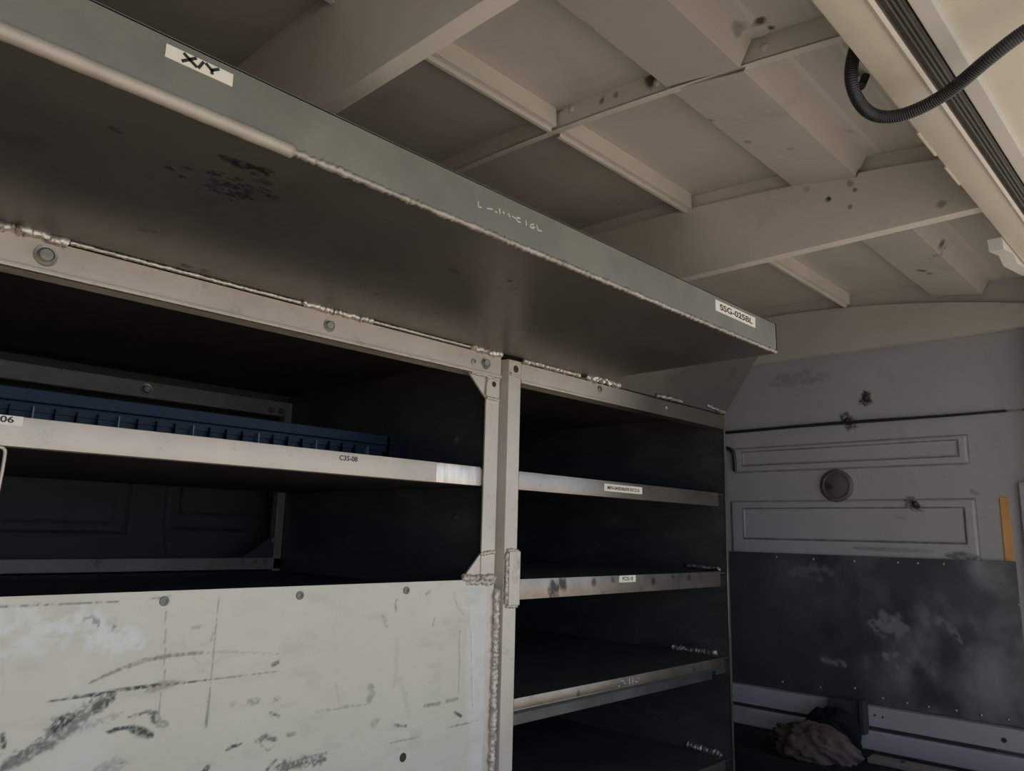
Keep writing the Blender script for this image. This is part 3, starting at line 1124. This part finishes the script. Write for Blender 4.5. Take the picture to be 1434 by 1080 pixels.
def panel_grime(U, V):
    k = 0.10 * np.clip((fbm(U * 25, V * 60, 31) - 0.60) * 5, 0, 1)
    S_ = [([(125, 957), (160, 940), (200, 926), (240, 918), (285, 914)], 5, 0.55, 0.5), ([(285, 914), (330, 913), (390, 916)], 2.5, 0.25, 0.8),
          ([(65, 983), (130, 973), (200, 962), (290, 953)], 4, 0.9, 0.6), ([(290, 953), (390, 941)], 2, 0.5, 0.6), ([(205, 968), (228, 960), (247, 956)], 11, 0.4, 0.4),
          ([(-10, 1085), (50, 1048), (90, 1020), (125, 993), (158, 972)], 20, 0.6, 0.8), ([(0, 1078), (45, 1050), (75, 1040)], 12, 0.7, 0.8), ([(78, 1018), (100, 1007)], 14, 0.9, 0.9), ([(136, 990), (155, 977)], 12, 0.8, 0.9), ([(60, 1042), (110, 1020), (170, 1000)], 8, 0.3, 0.9),
          ([(149, 1026), (165, 1021), (180, 1019)], 5, 0.95, 0.4), ([(178, 1019), (200, 1026), (214, 1031)], 10, 0.95, 0.4), ([(178, 1006), (200, 998), (222, 998)], 5, 0.7, 0.9), ([(212, 1000), (220, 1010), (235, 1015)], 10, 0.4, 0.9), ([(215, 1004), (216, 1012)], 5, 0.8, 0.7),
          ([(316, 1052), (325, 1046), (338, 1042)], 4.5, 0.95, 0.4), ([(358, 1038), (372, 1033), (387, 1036)], 9, 0.65, 0.7), ([(362, 1040), (375, 1052), (385, 1043)], 2.5, 0.4, 0.8), ([(383, 931), (388, 928)], 6, 0.85, 0.5), ([(350, 983), (360, 981)], 8, 0.35, 0.7), ([(383, 981), (389, 978)], 7, 0.4, 0.7), ([(378, 999), (390, 1003)], 4, 0.7, 0.5), ([(325, 988), (328, 984)], 6, 0.3, 0.5), ([(402, 1030), (413, 1028)], 5, 0.5, 0.5),
          ([(388, 1076), (420, 1068), (457, 1063)], 16, 0.65, 0.9), ([(400, 1068), (450, 1056), (462, 1054)], 2.5, 0.5, 0.6), ([(370, 1082), (386, 1065)], 4, 0.7, 0.6), ([(285, 1084), (290, 1076)], 8, 0.85, 0.5),
          ([(4, 1030), (4, 1046)], 5, 0.8, 0.6), ([(132, 1082), (160, 1072), (176, 1068)], 16, 0.28, 0.5), ([(142, 1076), (172, 1068)], 2, 0.5, 0.6),
          ([(232, 855), (230, 940), (220, 1020)], 1.9, 0.45, 0.3), ([(306, 828), (301, 900), (290, 990)], 1.9, 0.4, 0.7), ([(294, 965), (288, 1020)], 3.0, 0.5, 0.8), ([(0, 850), (60, 847), (165, 843)], 2.2, 0.6, 0.9), ([(207, 840), (240, 835)], 2, 0.5, 0.6),
          ([(128, 865), (134, 870), (138, 877)], 7, 0.5, 0.8), ([(118, 868), (130, 862)], 4, 0.4, 0.8), ([(160, 877), (157, 884)], 3, 0.5, 0.6), ([(555, 856), (553, 846), (556, 838)], 3.5, 0.5, 0.7), ([(536, 862), (541, 876)], 6, 0.3, 0.7), ([(597, 832), (602, 828)], 5, 0.35, 0.6), ([(606, 876), (608, 866)], 3, 0.4, 0.6),
          ([(518, 962), (520, 964)], 10, 0.35, 0.3), ([(517, 980), (521, 972)], 11, 0.35, 0.3), ([(523, 1014), (527, 1010)], 11, 0.3, 0.4), ([(594, 989), (615, 985)], 5, 0.5, 0.4), ([(626, 982), (640, 979)], 6, 0.4, 0.4), ([(637, 998), (645, 1003)], 5, 0.95, 0.4), ([(552, 1015), (560, 1017), (569, 1017)], 4, 0.95, 0.5), ([(624, 1019), (648, 1014), (672, 1008)], 2.4, 0.6, 0.6), ([(546, 1041), (590, 1032)], 2.2, 0.45, 0.6), ([(480, 990), (512, 987)], 3, 0.3, 0.9),
          ([(643, 866), (643, 930), (642, 980)], 2.2, 0.4, 0.4), ([(659, 880), (661, 990)], 1.8, 0.3, 0.5), ([(634, 828), (640, 850), (650, 862)], 3, 0.35, 0.7), ([(270, 880), (280, 878)], 4, 0.3, 0.8), ([(296, 896), (300, 880)], 4, 0.3, 0.8), ([(440, 997), (480, 992)], 3, 0.3, 0.9),
          ([(692, 815), (694, 900), (692, 1000), (688, 1090)], 3, 0.45, 0.6), ([(470, 960), (476, 990)], 4, 0.15, 0.8), ([(556, 900), (553, 960)], 9, 0.12, 0.8), ([(560, 950), (572, 1000)], 9, 0.12, 0.8), ([(255, 900), (285, 940)], 3, 0.12, 0.8)]
    for i, (pts, wpx, a, rg_) in enumerate(S_):
        q = pstr(pts)
        d = 0.00112 * wpx
        k = np.maximum(k, stroke(U, V, q, d, a, rg_, 40 + i, len(pts) > 2, 190))
    return k


def panel_pale(U, V):
    k = stroke(U, V, pstr([(-5, 868), (40, 870), (45, 900)]), 0.035, 0.7, 0.8, 70, False, 60)
    k = np.maximum(k, stroke(U, V, pstr([(75, 880), (130, 872), (135, 895), (185, 900)]), 0.035, 0.75, 0.9, 71, False, 70))
    k = np.maximum(k, stroke(U, V, pstr([(138, 870), (145, 900), (190, 896)]), 0.014, 1.0, 0.5, 72, False, 90))
    k = np.maximum(k, stroke(U, V, pstr([(0, 915), (60, 912)]), 0.010, 0.5, 0.9, 73, False, 90))
    k = np.maximum(k, stroke(U, V, pstr([(668, 830), (668, 1085)]), 0.05, 0.55, 0.4, 74, False, 30))
    k = np.maximum(k, stroke(U, V, pstr([(655, 840), (685, 850)]), 0.04, 0.6, 0.8, 75, False, 80))
    k = np.maximum(k, stroke(U, V, pstr([(660, 850), (664, 1000)]), 0.006, 0.8, 0.5, 76, False, 80))
    k = np.maximum(k, 0.25 * np.clip((fbm(U * 9, V * 9, 77) - 0.5) * 4, 0, 1))
    return k


fp = grid_sheet('front_panel', lambda U, V: (U, np.full(U.shape, YR - 0.0005), V), -0.2, 0.992, -0.46, -0.0815, 0.0021, M['panel'], {'grime_and_shade': panel_grime, 'pale': panel_pale}, 0.003, lr, (0, -1, 0))
for (px, py) in ((230, 842), (420, 834), (569, 827)):
    rv = bolt(px, py, YR - 0.0005, 0.0062, fp, 'rivet', False, M['rivet'])
    p = onY(px, py, YR)
p = onY(564, 1061, YR)
mb = MB()
mb.lathe([(0, 0.0), (0.0055, 0.0), (0.0062, -0.0006), (0.0070, 0.0003)], (float(p[0]), YR - 0.0006, float(p[2])), (0, 1, 0), 20)
mb.build('rivet_hole', M['bolt_hole'], fp)
# seam weld between the panel and the right-hand post
weld_part((1.0135, YR - 0.002, -0.10), (1.0115, YR - 0.002, ZF + 0.06), 0.0055, 0.0030, M['rack'], lr)
weld_part((1.0185, YR - 0.001, -0.10), (1.0165, YR - 0.001, ZF + 0.06), 0.0038, 0.0022, M['rack'], lr)
# inner skins and rear frame
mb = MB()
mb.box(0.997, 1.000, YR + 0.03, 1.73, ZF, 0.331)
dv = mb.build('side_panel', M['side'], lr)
for (py_, pz_) in ((1.101, 0.175), (1.093, 0.027)):
    mb = MB()
    mb.lathe([(0.008, 0.0), (0.008, -0.002), (0.004, -0.003), (0.0035, -0.006), (0, -0.006)], (0, 0, 0), (1, 0, 0), 16)
    o = mb.build('bolt', M['rack_dull'], None, smooth=40)
    place(o, (0.997, py_, pz_), dv)
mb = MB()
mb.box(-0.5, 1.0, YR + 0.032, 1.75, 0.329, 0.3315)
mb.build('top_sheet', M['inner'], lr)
mb = MB()
mb.box(-0.5, 1.0, 1.72, 1.745, 0.2715, 0.3075, 0.002)
br = mb.build('rear_top_rail', M['rack_dirty'], lr)
for (px, py, r) in ((205, 545, 0.0125), (380, 574, 0.009), (394, 576, 0.009)):
    bolt(px, py, 1.72, r, br, 'bolt', True, M['rack_dull'])
mb = MB()
mb.box(-0.5, 1.0, 1.72, 1.745, -0.0985, -0.0715, 0.002)
mb.build('rear_lower_rail', M['rack_dirty'], lr)
mb = MB()
mb.box(0.9775, 1.0015, 1.72, 1.745, ZF, 0.272, 0.002)
rp = mb.build('rear_post', M['rack_dirty'], lr)
mb = MB()
mb.prism([(0.895, -0.073), (0.979, -0.073), (0.979, -0.015)], 1, 1.7205, 1.7245)
gs = mb.build('gusset', M['inner'], lr)
for (px, py) in ((386, 771), (356, 786), (370, 786), (383, 757)):
    bolt(px, py, 1.72, 0.006, gs, 'bolt', False, M['rack_dull'])
# lower deck behind the panel
mb = MB()
mb.box(-0.5, 0.995, YR + 0.02, 1.72, -0.105, -0.102)
mb.build('deck', M['inner'], lr)
# thin bent wire hanger at the far left
mb = MB()
wl = [onY(-40, 622, YR), onY(0, 626.5, YR), onY(5, 629, YR), onY(7, 634, YR), onY(3, 660, YR), onY(-3, 690, YR)]
mb.tube(catmull(wl, 8), 0.0019, 8)
mb.build('wire_loop', M['rack'], lr)

# ------------------------------------------------------------------ blue tray on the left rack's shelf
bt = thing('storage_tray', 'long dark blue plastic tray with ribbed front on the shelf marked C35-08', 'tray', (0.3, 1.33, 0.1145))
YB = 1.25
XB0, XB1 = -0.35, 0.945
mb = MB()
mb.box(XB0, XB1, YB + 0.012, YB + 0.016, 0.1148, 0.168)
mb.box(XB0, XB1, YB + 0.155, YB + 0.16, 0.1148, 0.168)
mb.box(XB0, XB0 + 0.004, YB + 0.012, YB + 0.16, 0.1148, 0.168)
mb.box(XB1 - 0.004, XB1, YB + 0.012, YB + 0.16, 0.1148, 0.168)
mb.box(XB0, XB1, YB + 0.012, YB + 0.16, 0.1148, 0.118)
mb.build('body', M['blue'], bt)
mb = MB()
mb.box(XB0 - 0.004, XB1 + 0.004, YB - 0.004, YB + 0.010, 0.1685, 0.1875, 0.0015)
mb.box(XB0 - 0.004, XB1 + 0.004, YB + 0.155, YB + 0.168, 0.1685, 0.1875, 0.0015)
mb.box(XB1 - 0.006, XB1 + 0.004, YB - 0.004, YB + 0.168, 0.1685, 0.1875, 0.0015)
mb.box(XB0 - 0.004, XB0 + 0.006, YB - 0.004, YB + 0.168, 0.1685, 0.1875, 0.0015)
mb.box(XB0 - 0.003, XB1 + 0.003, YB + 0.008, YB + 0.012, 0.156, 0.186)
mb.build('rim', M['blue'], bt)
xs = []
marks = [float(onY(px, py, YB)[0]) for px, py in ((168, 583), (272, 597), (365, 608), (446, 619), (517, 626))]
sp_w = (marks[1] - marks[0]) / 4
xr = marks[0] - 12 * sp_w
k = 0
while xr < XB1 - 0.03:
    if xr > XB0 + 0.01:
        mb = MB()
        mb.box(xr - 0.0009, xr + 0.0009, YB + 0.001, YB + 0.013, 0.115, 0.163)
        mb.build('rib', M['clear'] if k % 4 == 0 else M['blue_dark'], bt)
    xr += sp_w
    k += 1
t2 = MB()
t2.box(0.952, 0.992, YB + 0.0, YB + 0.15, 0.1148, 0.176, 0.002)
t2.box(0.951, 0.993, YB - 0.002, YB + 0.152, 0.168, 0.182, 0.002)
tag(t2.build('storage_bin', M['blue_dark']), 'small shade-darkened blue bin at the right end of the long blue tray', 'bin')  # deeper blue carries the shadow over the tray's right end

# ------------------------------------------------------------------ right rack
rr_ = thing('storage_rack', 'narrow right storage rack with four shelf levels labelled MFH and PC25', 'storage rack', (1.45, 1.36, ZF))
mb = MB()
mb.prism([(1.022, YR + 0.03), (1.0345, YR), (1.068, YR), (1.068, YR + 0.03)], 2, ZF, 0.329, 0.0012)
po = mb.build('post', M['rack'], rr_)
mb = MB()
mb.lathe([(0, -0.0004), (0.0068, -0.0004), (0.0074, 0.0004)], (1.0535, YR - 0.0002, 0.3125), (0, 1, 0), 18)
mb.build('hole', M['bolt_hole'], po)
weld_part((1.036, YR - 0.001, 0.301), (1.068, YR - 0.001, 0.2965), 0.0022, 0.001, M['rack'], po)
mb = MB()
mb.box(1.0415, 1.0715, YR - 0.007, YR + 0.002, -0.130, -0.032, 0.0025)
pl = mb.build('splice_plate', M['rack'], rr_)
weld_part((1.0385, YR - 0.002, -0.035), (1.0385, YR - 0.002, -0.128), 0.0036, 0.0016, M['rack'], pl)
weld_part((1.040, YR - 0.002, -0.031), (1.070, YR - 0.002, -0.031), 0.0026, 0.001, M['rack'], pl)
weld_part((1.040, YR - 0.002, -0.131), (1.070, YR - 0.002, -0.131), 0.0026, 0.001, M['rack'], pl)
# top rail
def rail_run(x0, x1):
    mb = MB()
    mb.box(x0, x1, YR, YR + 0.003, 0.293, 0.329, 0.0008)
    mb.box(x0, x1, YR - 0.003, YR + 0.004, 0.287, 0.2925, 0.0012)
    mb.box(x0, x1, YR, YR + 0.035, 0.326, 0.329)
    mb.box(x0, x1, YR, YR + 0.03, 0.287, 0.290)
    return mb


tr = rail_run(1.068, 1.874).build('top_rail', M['rail_worn'], rr_)
weld_part((1.07, YR - 0.002, 0.3325), (1.25, YR - 0.002, 0.3325), 0.0048, 0.0012, M['weld'], tr)
weld_part((1.27, YR - 0.004, 0.3325), (1.385, YR - 0.006, 0.333), 0.0056, 0.004, M['weld'], tr)
weld_part((1.531, YR - 0.010, 0.331), (1.643, YR - 0.010, 0.330), 0.0038, 0.0016, M['weld_dull'], tr)
weld_part((1.765, YR - 0.010, 0.337), (1.858, YR - 0.010, 0.332), 0.0040, 0.0016, M['weld_dull'], tr)
bolt(840, 545, YR, 0.0075, tr, 'rivet', False, M['rack_dull'])
bolt(933, 571, YR, 0.004, tr, 'rivet', False, M['weld'])
bolt(1010, 576, YR - 0.003, 0.0075, tr, 'rivet', False, M['weld'])
# canted brace sheet rising from the rail towards the overhead shelf
mb = MB()
za, zb = 0.328, 0.480
ya, yb = YR - 0.002, 0.893
mb.add([(1.335, ya, za), (1.873, ya, za), (1.873, yb, zb), (1.335, yb, zb), (1.335, ya + 0.002, za + 0.0015), (1.873, ya + 0.002, za + 0.0015), (1.873, yb + 0.002, zb + 0.0015), (1.335, yb + 0.002, zb + 0.0015)],
       [(0, 1, 2, 3), (7, 6, 5, 4), (0, 4, 5, 1), (1, 5, 6, 2), (2, 6, 7, 3), (3, 7, 4, 0)])
bsht = mb.build('brace_sheet', M['under'], rr_)
weld_part((1.835, 0.955, 0.4005), (1.862, 0.945, 0.4135), 0.0022, 0.001, M['rack_dull'], bsht)
weld_part((1.845, 0.965, 0.388), (1.862, 0.960, 0.392), 0.0018, 0.001, M['rack_dull'], bsht)
# shelves
for n_, (zt, zb) in enumerate(((0.1165, 0.083), (-0.0835, -0.119), (-0.293, -0.313), (-0.533, -0.560))):
    mb = MB()
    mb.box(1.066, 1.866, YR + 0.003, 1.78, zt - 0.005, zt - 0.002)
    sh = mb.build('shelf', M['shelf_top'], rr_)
    mb = MB()
    mb.box(1.0683, 1.830, YR, YR + 0.003, zb, zt, 0.001)
    mb.box(1.0683, 1.830, YR, YR + 0.018, zb - 0.0015, zb + 0.0015, 0.001)
    mb.box(1.827, 1.830, YR + 0.001, YR + 0.03, zb, zt)
    mb.box(1.845, 1.866, YR + 0.025, YR + 0.028, zb, zt)
    mb.build('shelf_edge', M['rack_dull'] if n_ else M['rack_bare'], sh, smooth=40)
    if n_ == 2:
        mb = MB()
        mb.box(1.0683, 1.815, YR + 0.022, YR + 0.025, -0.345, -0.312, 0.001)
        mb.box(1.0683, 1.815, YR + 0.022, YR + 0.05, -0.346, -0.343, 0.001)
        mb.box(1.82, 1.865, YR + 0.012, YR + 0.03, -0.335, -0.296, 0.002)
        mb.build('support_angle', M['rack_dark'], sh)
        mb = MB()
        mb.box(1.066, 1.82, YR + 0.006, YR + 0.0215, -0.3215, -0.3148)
        mb.build('shelf_gap_shade', M['dark'], sh)  # solid dark strip standing in for the shadow under the lip
# skins
mb = MB()
mb.box(1.866, 1.8685, YR + 0.001, 1.80, ZF, 0.329)
mb.build('side_panel', M['side'], rr_)
mb = MB()
mb.tube([(1.8655, YR - 0.0005, ZF), (1.8655, YR - 0.0005, 0.29)], 0.0011, 6)
mb.box(1.8665, 1.876, YR - 0.001, YR + 0.001, ZF, 0.286, 0.0005)
ed = mb.build('panel_edge', M['rack_dull'], rr_)
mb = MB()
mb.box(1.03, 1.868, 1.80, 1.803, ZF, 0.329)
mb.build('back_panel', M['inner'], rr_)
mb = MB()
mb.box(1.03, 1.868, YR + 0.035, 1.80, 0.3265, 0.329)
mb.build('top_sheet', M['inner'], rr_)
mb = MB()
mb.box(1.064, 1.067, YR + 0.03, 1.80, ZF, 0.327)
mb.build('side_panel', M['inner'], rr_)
for (ya, za, yb, zb, r) in ((1.123, -0.074, 1.017, -0.0775, 0.004), (1.165, -0.290, 1.033, -0.292, 0.0062), (1.125, -0.527, 1.028, -0.531, 0.0066), (1.133, 0.1225, 1.088, 0.1225, 0.004)):
    weld_part((1.863, ya, za), (1.863, yb, zb), r, 0.0018, M['weld_dull'], rr_)
for (px, py, dx) in ((852, 790, 0.05), (852, 893, 0.06), (838, 1014, 0.05), (955, 663, 0.04)):
    p = onY(px, py, 1.796)
    weld_part((float(p[0]) - dx, 1.797, float(p[2])), (float(p[0]) + dx, 1.797, float(p[2])), 0.005, 0.0018, M['rack_dull'], rr_)
# labels
pix = [(846, 678), (899, 682), (899, 692), (846, 688)]
st, (x0, x1, z0, z1) = sticker('sticker', pix, YR, M['sticker'], rr_)
st['label'] = 'white sticker with a long MFH code'
glyph_mesh('MFH-04/05/06/09/10/12/16', 'lettering', M['ink'], (z1 - z0) * 0.50, (x0 + (x1 - x0) * 0.08, YR - 0.0009, z0 + (z1 - z0) * 0.24), UX, UZ, st, (x1 - x0) * 0.84)
pix = [(867, 806), (890, 806), (890, 815), (867, 816)]
st, (x0, x1, z0, z1) = sticker('sticker', pix, YR, M['sticker'], rr_)
st['label'] = 'small white sticker reading PC25-18'
glyph_mesh('PC25-18', 'lettering', M['ink'], (z1 - z0) * 0.55, (x0 + (x1 - x0) * 0.18, YR - 0.0009, z0 + (z1 - z0) * 0.26), UX, UZ, st, (x1 - x0) * 0.64)


def z4(cx, cy):
    return pxl(850 + cx * 80 / 1434, 930 + cy * 40 / 717, YR)


strokes_mesh('letter_residue', [[z4(360, 430), z4(410, 420), z4(440, 500)], [z4(280, 555), z4(320, 555)], [z4(440, 500), z4(480, 490)], [z4(565, 340), z4(560, 500), z4(590, 490)], [z4(655, 340), z4(650, 500)], [z4(770, 355), z4(800, 360)], [z4(700, 440), z4(770, 455)]], 0.0011, YR, M['residue'], rr_, 0.0004)

# ------------------------------------------------------------------ front wall furniture
XW = SX1
kp = thing('kick_panel', 'large dark scuffed sheet riveted low on the end wall', 'wall panel', (XW, 0.8, ZF))


def kick_pale(U, V):
    k = np.clip((fbm(U * 8, V * 6, 51, 6) - 0.43) * 3.0, 0, 1) * np.clip(1.1 - (U - 0.40) / 0.75, 0.05, 1) * 0.62
    k = k + 0.22 * np.clip((0.62 - U) / 0.2, 0, 1) + 0.25 * np.clip((fbm(U * 22, V * 15, 59, 4) - 0.5) * 4, 0, 1) * np.clip(1.2 - (U - 0.4) / 0.6, 0, 1)  # lightening toward the open side puts the light falloff into the colour
    k = k + 0.5 * np.clip((fbm(U * 16, V * 11, 57, 5) - 0.55) * 4, 0, 1) * np.clip(1.2 - np.hypot(U - 0.66, (V + 0.25) * 1.5) / 0.22, 0, 1)
    for i, (pts, wd, a) in enumerate((([(0.76, -0.21), (0.68, -0.215)], 0.07, 0.6), ([(0.74, -0.29), (0.70, -0.29), (0.69, -0.33)], 0.03, 0.7), ([(0.90, -0.32), (0.83, -0.325)], 0.018, 0.6), ([(0.63, -0.18), (0.57, -0.2), (0.55, -0.24)], 0.025, 0.5), ([(0.98, -0.09), (0.86, -0.085)], 0.05, 0.35))):
        k = np.maximum(k, stroke(U, V, pts, wd, a, 0.9, 60 + i, True, 45))
    return np.clip(k, 0, 0.8)


grid_sheet('sheet', lambda U, V: (np.full(U.shape, XW - 0.009), U, V), 0.420, 1.32, -0.414, -0.038, 0.005, M['kick'], {'pale': kick_pale}, 0.003, kp, (-1, 0, 0))
for (px, py) in ((1087, 780), (1139, 783), (1196, 786), (1257, 788), (1285, 789), (1321, 790), (1096, 955), (1149, 963), (1197, 964), (1236, 978), (1270, 985), (1300, 990), (1339, 995), (1374, 1002), (1412, 1008), (1426, 847)):
    p = onX(px, py, XW - 0.009)
    mb = MB()
    mb.lathe([(0.0034, 0.0004), (0.0032, -0.001), (0.002, -0.0022), (0, -0.0026)], (0, 0, 0), (1, 0, 0), 12)
    o = mb.build('rivet', M['bolt'], None, smooth=60)
    place(o, (XW - 0.009, float(p[1]), float(p[2])), kp)

# sill under the panel: two rails with a groove between
mb = MB()
mb.box(2.165, XW, 0.40, 1.30, -0.4645, -0.416, 0.002)
mb.box(2.155, XW, 0.40, 1.30, -0.520, -0.4740, 0.003)
bb = struct(mb.build('baseboard_front', M['wallp']))
mb = MB()
mb.box(2.170, XW, 0.498, 1.30, -0.4735, -0.4648)
mb.build('groove', M['dark'], bb)  # dark strip set in the groove in place of its shade
for (px, py, r) in ((1406, 1037, 0.006), (1225, 1002, 0.003), (1236, 1005, 0.003)):
    p = onX(px, py, 2.164)
    mb = MB()
    mb.lathe([(r, 0.0004), (r * 0.9, -0.0015), (0, -0.002)], (0, 0, 0), (1, 0, 0), 14)
    o = mb.build('plug', M['dark'], None)
    place(o, (2.165, float(p[1]), float(p[2])), bb)
# dark latch box over the sill
mb = MB()
mb.box(2.135, 2.164, 0.778, 0.864, -0.478, -0.404, 0.003)
mb.box(2.128, 2.164, 0.772, 0.784, -0.482, -0.400, 0.002)
tag(mb.build('bracket_plate', M['dark']), 'dark square plate fixed over the white sill below the dark panel', 'bracket')
# round cap
mb = MB()
mb.lathe([(0.0455, 0.001), (0.0455, -0.004), (0.0425, -0.008), (0.036, -0.0085), (0.034, -0.006), (0.022, -0.0085), (0.010, -0.0095), (0, -0.0095)], (XW - 0.0005, 0.834, 0.153), (1, 0, 0), 40)
rc = thing('round_cap', 'round grey plastic cap on the end wall between the pressed panels', 'cap', (XW, 0.834, 0.153))
mb.build('disc', M['cap'], rc, smooth=50)
mb = MB()
mb.lathe([(0.009, 0.0), (0.009, -0.004), (0, -0.0045)], (XW - 0.008, 0.850, 0.150), (1, 0, 0), 16)
mb.build('plug', M['dark'], rc, smooth=40)
# sooty fasteners
for (px, py, r, lab) in ((1213, 558, 0.009, 'black sooty fastener highest on the end wall above the dark cable'), (1187, 590, 0.010, 'black sooty clip holding the dark cable on the end wall'), (1282, 706, 0.009, 'black sooty fastener right of the round grey cap')):
    p = onX(px, py, XW)
    mb = MB()
    mb.lathe([(r, 0.001), (r * 0.9, -0.004), (r * 0.5, -0.008), (0, -0.009)], (0, 0, 0), (1, 0, 0), 10)
    mb.box(-0.006, 0.0005, -r * 1.3, r * 0.4, -r * 1.2, -r * 0.3, 0.001)
    o = mb.build('fastener', M['dark'], None, smooth=40)
    place(o, (XW - 0.0005, float(p[1]), float(p[2])))
    tag(o, lab, 'fastener')
# cable along the wall and its branch
mb = MB()
cp = [(XW - 0.006, y, 0.3275 + 0.0015 * math.sin(y * 9)) for y in np.linspace(1.30, 0.41, 40)]
mb.tube(cp, [0.0045] * 28 + [0.004 - 0.0001 * i for i in range(12)], 10)
tag(mb.build('wall_cable', M['conduit'], smooth=60), 'thin dark cable running level across the end wall', 'cable')
mb = MB()
cp = [(XW - 0.007, 1.26, 0.282), (XW - 0.010, 1.17, 0.278), (XW - 0.010, 1.146, 0.268), (XW - 0.010, 1.139, 0.245), (XW - 0.008, 1.138, 0.205)]
mb.tube(catmull(cp, 8), 0.0055, 10)
tag(mb.build('wall_cable', M['conduit'], smooth=60), 'short dark cable bending down behind the right rack on the end wall', 'cable')
# orange strip
mb = MB()
mb.box(XW - 0.003, XW, 0.423, 0.442, -0.038, 0.115, 0.0006)
tag(mb.build('reflective_strip', M['orange']), 'narrow upright orange strip at the right edge of the end wall', 'reflector strip')

# ------------------------------------------------------------------ things on the floor
def lumpy(name, c, s, seed, m, folds, label, cat):
    b = bmesh.new()
    bmesh.ops.create_icosphere(b, subdivisions=5, radius=1.0)
    for v in b.verts:
        d = v.co.normalized()
        n = 0.0
        for k in range(4):
            f = folds * 1.8 ** k
            n += (abs(float(vnoise(np.array([d.x * f + k * 9.1 + d.z * f * 0.7]), np.array([d.y * f - d.z * f * 0.5 + seed]), seed + k)[0]) - 0.5) * 2) / 1.7 ** k
        rr = 0.72 + 0.26 * n
        z = d.z * rr * s[2]
        v.co = Vector((d.x * rr * s[0], d.y * rr * s[1], max(z, -0.3 * s[2])))
        v.co.z += 0.3 * s[2]
    mb = MB()
    mb.bm.free()
    mb.bm = b
    for v in b.verts:
        v.co += Vector(c)
    o = mb.build(name, m, None, c, smooth=180)
    return tag(o, label, cat)


lumpy('rag', (1.985, 0.842, ZP), (0.075, 0.115, 0.062), 3, M['rag'], 2.2, 'crumpled grey brown rag on the floor by the end wall', 'rag')
lumpy('bag', (2.095, 0.845, ZP), (0.035, 0.075, 0.075), 9, M['bag'], 1.4, 'black lump of plastic behind the brown rag', 'bag')
mb = MB()
a = onZ(1222, 1064, -0.505)
mb.box(2.03, 2.075, 0.30, 0.735, ZP, ZP + 0.012, 0.002)
fb = mb.build('flat_bar', M['strip'])
tag(fb, 'flat brown grey metal bar with bolts lying along the white sill', 'metal bar')
for y_ in (0.66, 0.55, 0.47):
    mb = MB()
    mb.lathe([(0.006, -0.0005), (0.0055, 0.003), (0, 0.004)], (0, 0, 0), (0, 0, 1), 12)
    o = mb.build('bolt', M['dark'], None, smooth=40)
    place(o, (2.052, y_, ZP + 0.012), fb)
